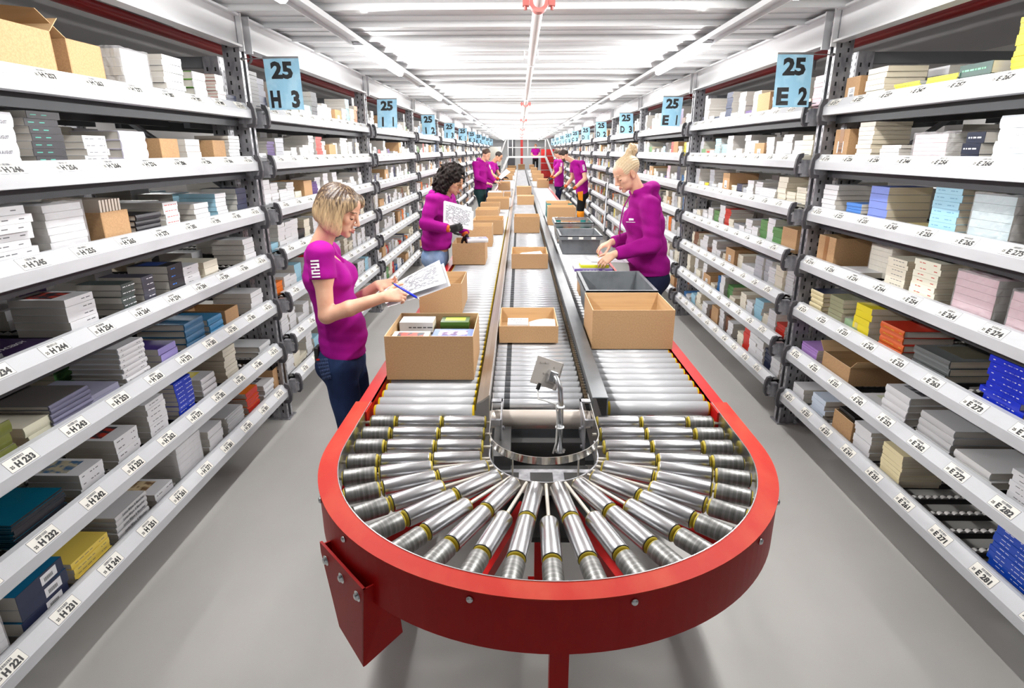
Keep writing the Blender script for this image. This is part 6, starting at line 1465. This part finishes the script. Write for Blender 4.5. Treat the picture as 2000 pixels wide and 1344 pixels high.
lone('blue and violet cover with green spine in the box of books', .185, .145, .03, (x0 + .195, y0 + .012, ZR + h - .046), 0, cov=cv(50, 120, 60), page=PAPER, pic=PICS[6], top=cv(86, 110, 200))
lone('cream book with red and green drawings in the box of books', .17, .12, .03, (x0 + .004, y0 + .03, ZR + h - .055), 0, cov=cv(230, 216, 190), page=CREAMP, pic=PICS[0])
for i in range(3): lone('%s book low in the front of the box of books' % ('first', 'second', 'third')[i], .36, .15, .033, (x0 + .002, y0 + .008, zz + i * .0335), 0, cov=cv(150, 160, 200), page=PAPER)
b = bx['M1']
lone('white book titled in black hand lettering in the middle box', .115, .13, .03, (b[0] + .045, b[2] + .055, ZR + b[4] - .036), 0, cov=WH, page=PAPER, ttext=[('ALLES', 3, .5, .80, .020, .8), ('UNM\u00d6GLICHE', 3, .5, .58, .014, .85), ('IST', 3, .5, .38, .014, .3), ('SOMMER', 3, .5, .20, .014, .6)])
b = bx['C']; z = ZR + b[4] + .001
lone('thick violet and white book on the corner of the cardboard box', .19, .14, .035, (b[1] - .16, b[2] + .02, z), .2, cov=cv(96, 86, 126), page=PAPER, hard=True, pic=PICS[4], spine=WH)
b = bx['R3']; z = ZR + b[4] + .002
lone('wide violet-spined book under the yellow one on the right lane', .27, .20, .022, (b[0] - .04, b[2] - .02, z), .0, cov=cv(110, 84, 160), hard=True, page=PAPER, top=cv(206, 208, 214), lines=1, band=TXW)
lone('yellow-edged book on top by the bun woman\'s hands', .20, .15, .022, (b[0] + .005, b[2] + .005, z + .0225), .0, cov=cv(206, 206, 30), hard=True, page=cv(222, 220, 60), top=cv(232, 232, 224))
sheet('printed list lying on the books before the bun woman', ((b[0] + .09, b[2] + .10, z + .050), (b[0] + .36, b[2] + .08, z + .046), (b[0] + .36, b[2] + .30, z + .05), (b[0] + .08, b[2] + .32, z + .052)), lines=12)
b = bx['R7']; r = empty('marker_pen', ((b[0] + b[1]) / 2, b[2] + .1, ZR + b[4] + .008), .1, 'black marker pen lying on the low white-topped box', 'pen'); MB().cyl((-.07, 0, 0), (.05, 0, 0), .007, seg=10).build('pen_barrel', BLACKP, r); MB().cyl((.05, 0, 0), (.075, 0, 0), .0055, seg=10).build('pen_cap', cv(60, 60, 62), r)
m = MB(); m.box(b[0] + .006, b[1] - .006, b[2] + .006, b[3] - .006, ZR + b[4] + .0004, ZR + b[4] + .0012); tag(m.build('paper_sheet', PLAIN), 'white sheet covering the top of the low box with the pen', 'paper')
me = STUFF.mesh('paperbacks', STUFFM); o = link('paperbacks', me); tag(o, 'remaining stacks of paperbacks filling the racks', 'books', kind='stuff')
# ------------------------------------------------------------------ far end: steps, cages, machine
RAILW = mat('rail_white', s2l(226, 226, 226), .4)
r = empty('crossover_steps', (CX, 33.5, 0), label='white steps with railings crossing the conveyor at the far end', cat='steps')
o_ = r.location; x0, x1 = CX - .72, CX + 1.32
MB(o_).box(x0, x1, 33.2, 34.2, 1.42, 1.50).build('platform', RAILW, r)
for s_, xs in ((-1, x0), (1, x1)):
    for yy in (33.22, 34.18):
        m = MB(o_); m.extr([(-.03, -.05), (.03, -.05), (.03, .05), (-.03, .05)], (xs, yy, 1.46), (xs + s_ * .62, yy, .02), (0, 1, 0), (s_ * .9, 0, .4)); m.build('stringer', RAILW, r)
        m = MB(o_); m.tube([(xs, yy, 1.5), (xs, yy, 2.38), (xs + s_ * .1, yy, 2.38), (xs + s_ * .6, yy, 1.1), (xs + s_ * .6, yy, .3)], .022, 8); m.build('handrail', RAILW, r)
    for k in range(6): MB(o_).box(min(xs + s_ * (.05 + .1 * k), xs + s_ * (.17 + .1 * k)), max(xs + s_ * (.05 + .1 * k), xs + s_ * (.17 + .1 * k)), 33.25, 34.15, 1.25 - .22 * k, 1.27 - .22 * k).build('tread', RAILW, r)
for z in (1.95, 2.38):
    for yy in (33.22, 34.18): MB(o_).tube([(x0, yy, z), (x1, yy, z)], .02, 8).build('guard_rail', RAILW, r)
for xx in (x0 + .25, CX + .35): MB(o_).tube([(xx, 33.22, 1.5), (xx, 33.22, 2.38)], .022, 8).build('guard_post', RAILW, r)
tag(MB().box(-.3, 2.4, 35.3, 37.2, 0, .418).build('platform', mat('platform_grey', s2l(120, 120, 122), .6)), 'low grey platform under the far worker', 'platform')
pa_, pb_ = at(1187, 356, 9.3), at(1179, 452, 8.9)
tag(MB().cyl(pa_, pb_, .014, seg=10).build('metal_pole', GALV), 'slim metal pole leaning against the E racks beyond the bun woman', 'pole')
r = empty('red_cage', (1.85, 34.8, 0), label='stack of red crates beyond the crossover steps', cat='crate')
for k in range(5): MB((1.85, 34.8, 0)).box(1.2, 2.6, 34.5, 35.1, k * .38, k * .38 + .34).build('red_crate_side', cv(196, 24, 22), r)
r = empty('packing_machine', (-1.5, 35, 0), label='beige machine cabinet at the far left end of the aisle', cat='machine')
MB((-1.5, 35, 0)).box(-1.8, -1.05, 34.5, 35.5, 1.0, 2.0).build('cabinet', cv(206, 202, 192), r); MB((-1.5, 35, 0)).box(-1.75, -1.1, 34.6, 35.4, 0, 1.0).build('base', cv(64, 64, 66), r)
tag(MB().box(-.8, -.3, 40, 41, 0, 2.5).build('machine_tower', cv(62, 62, 66)), 'dark grey tower behind the left railing of the steps', 'machine')
tag(MB().box(.05, .2, 38, 38.2, 0, 2.5).build('red_post', cv(150, 30, 28)), 'dark red post behind the steps railing', 'post')
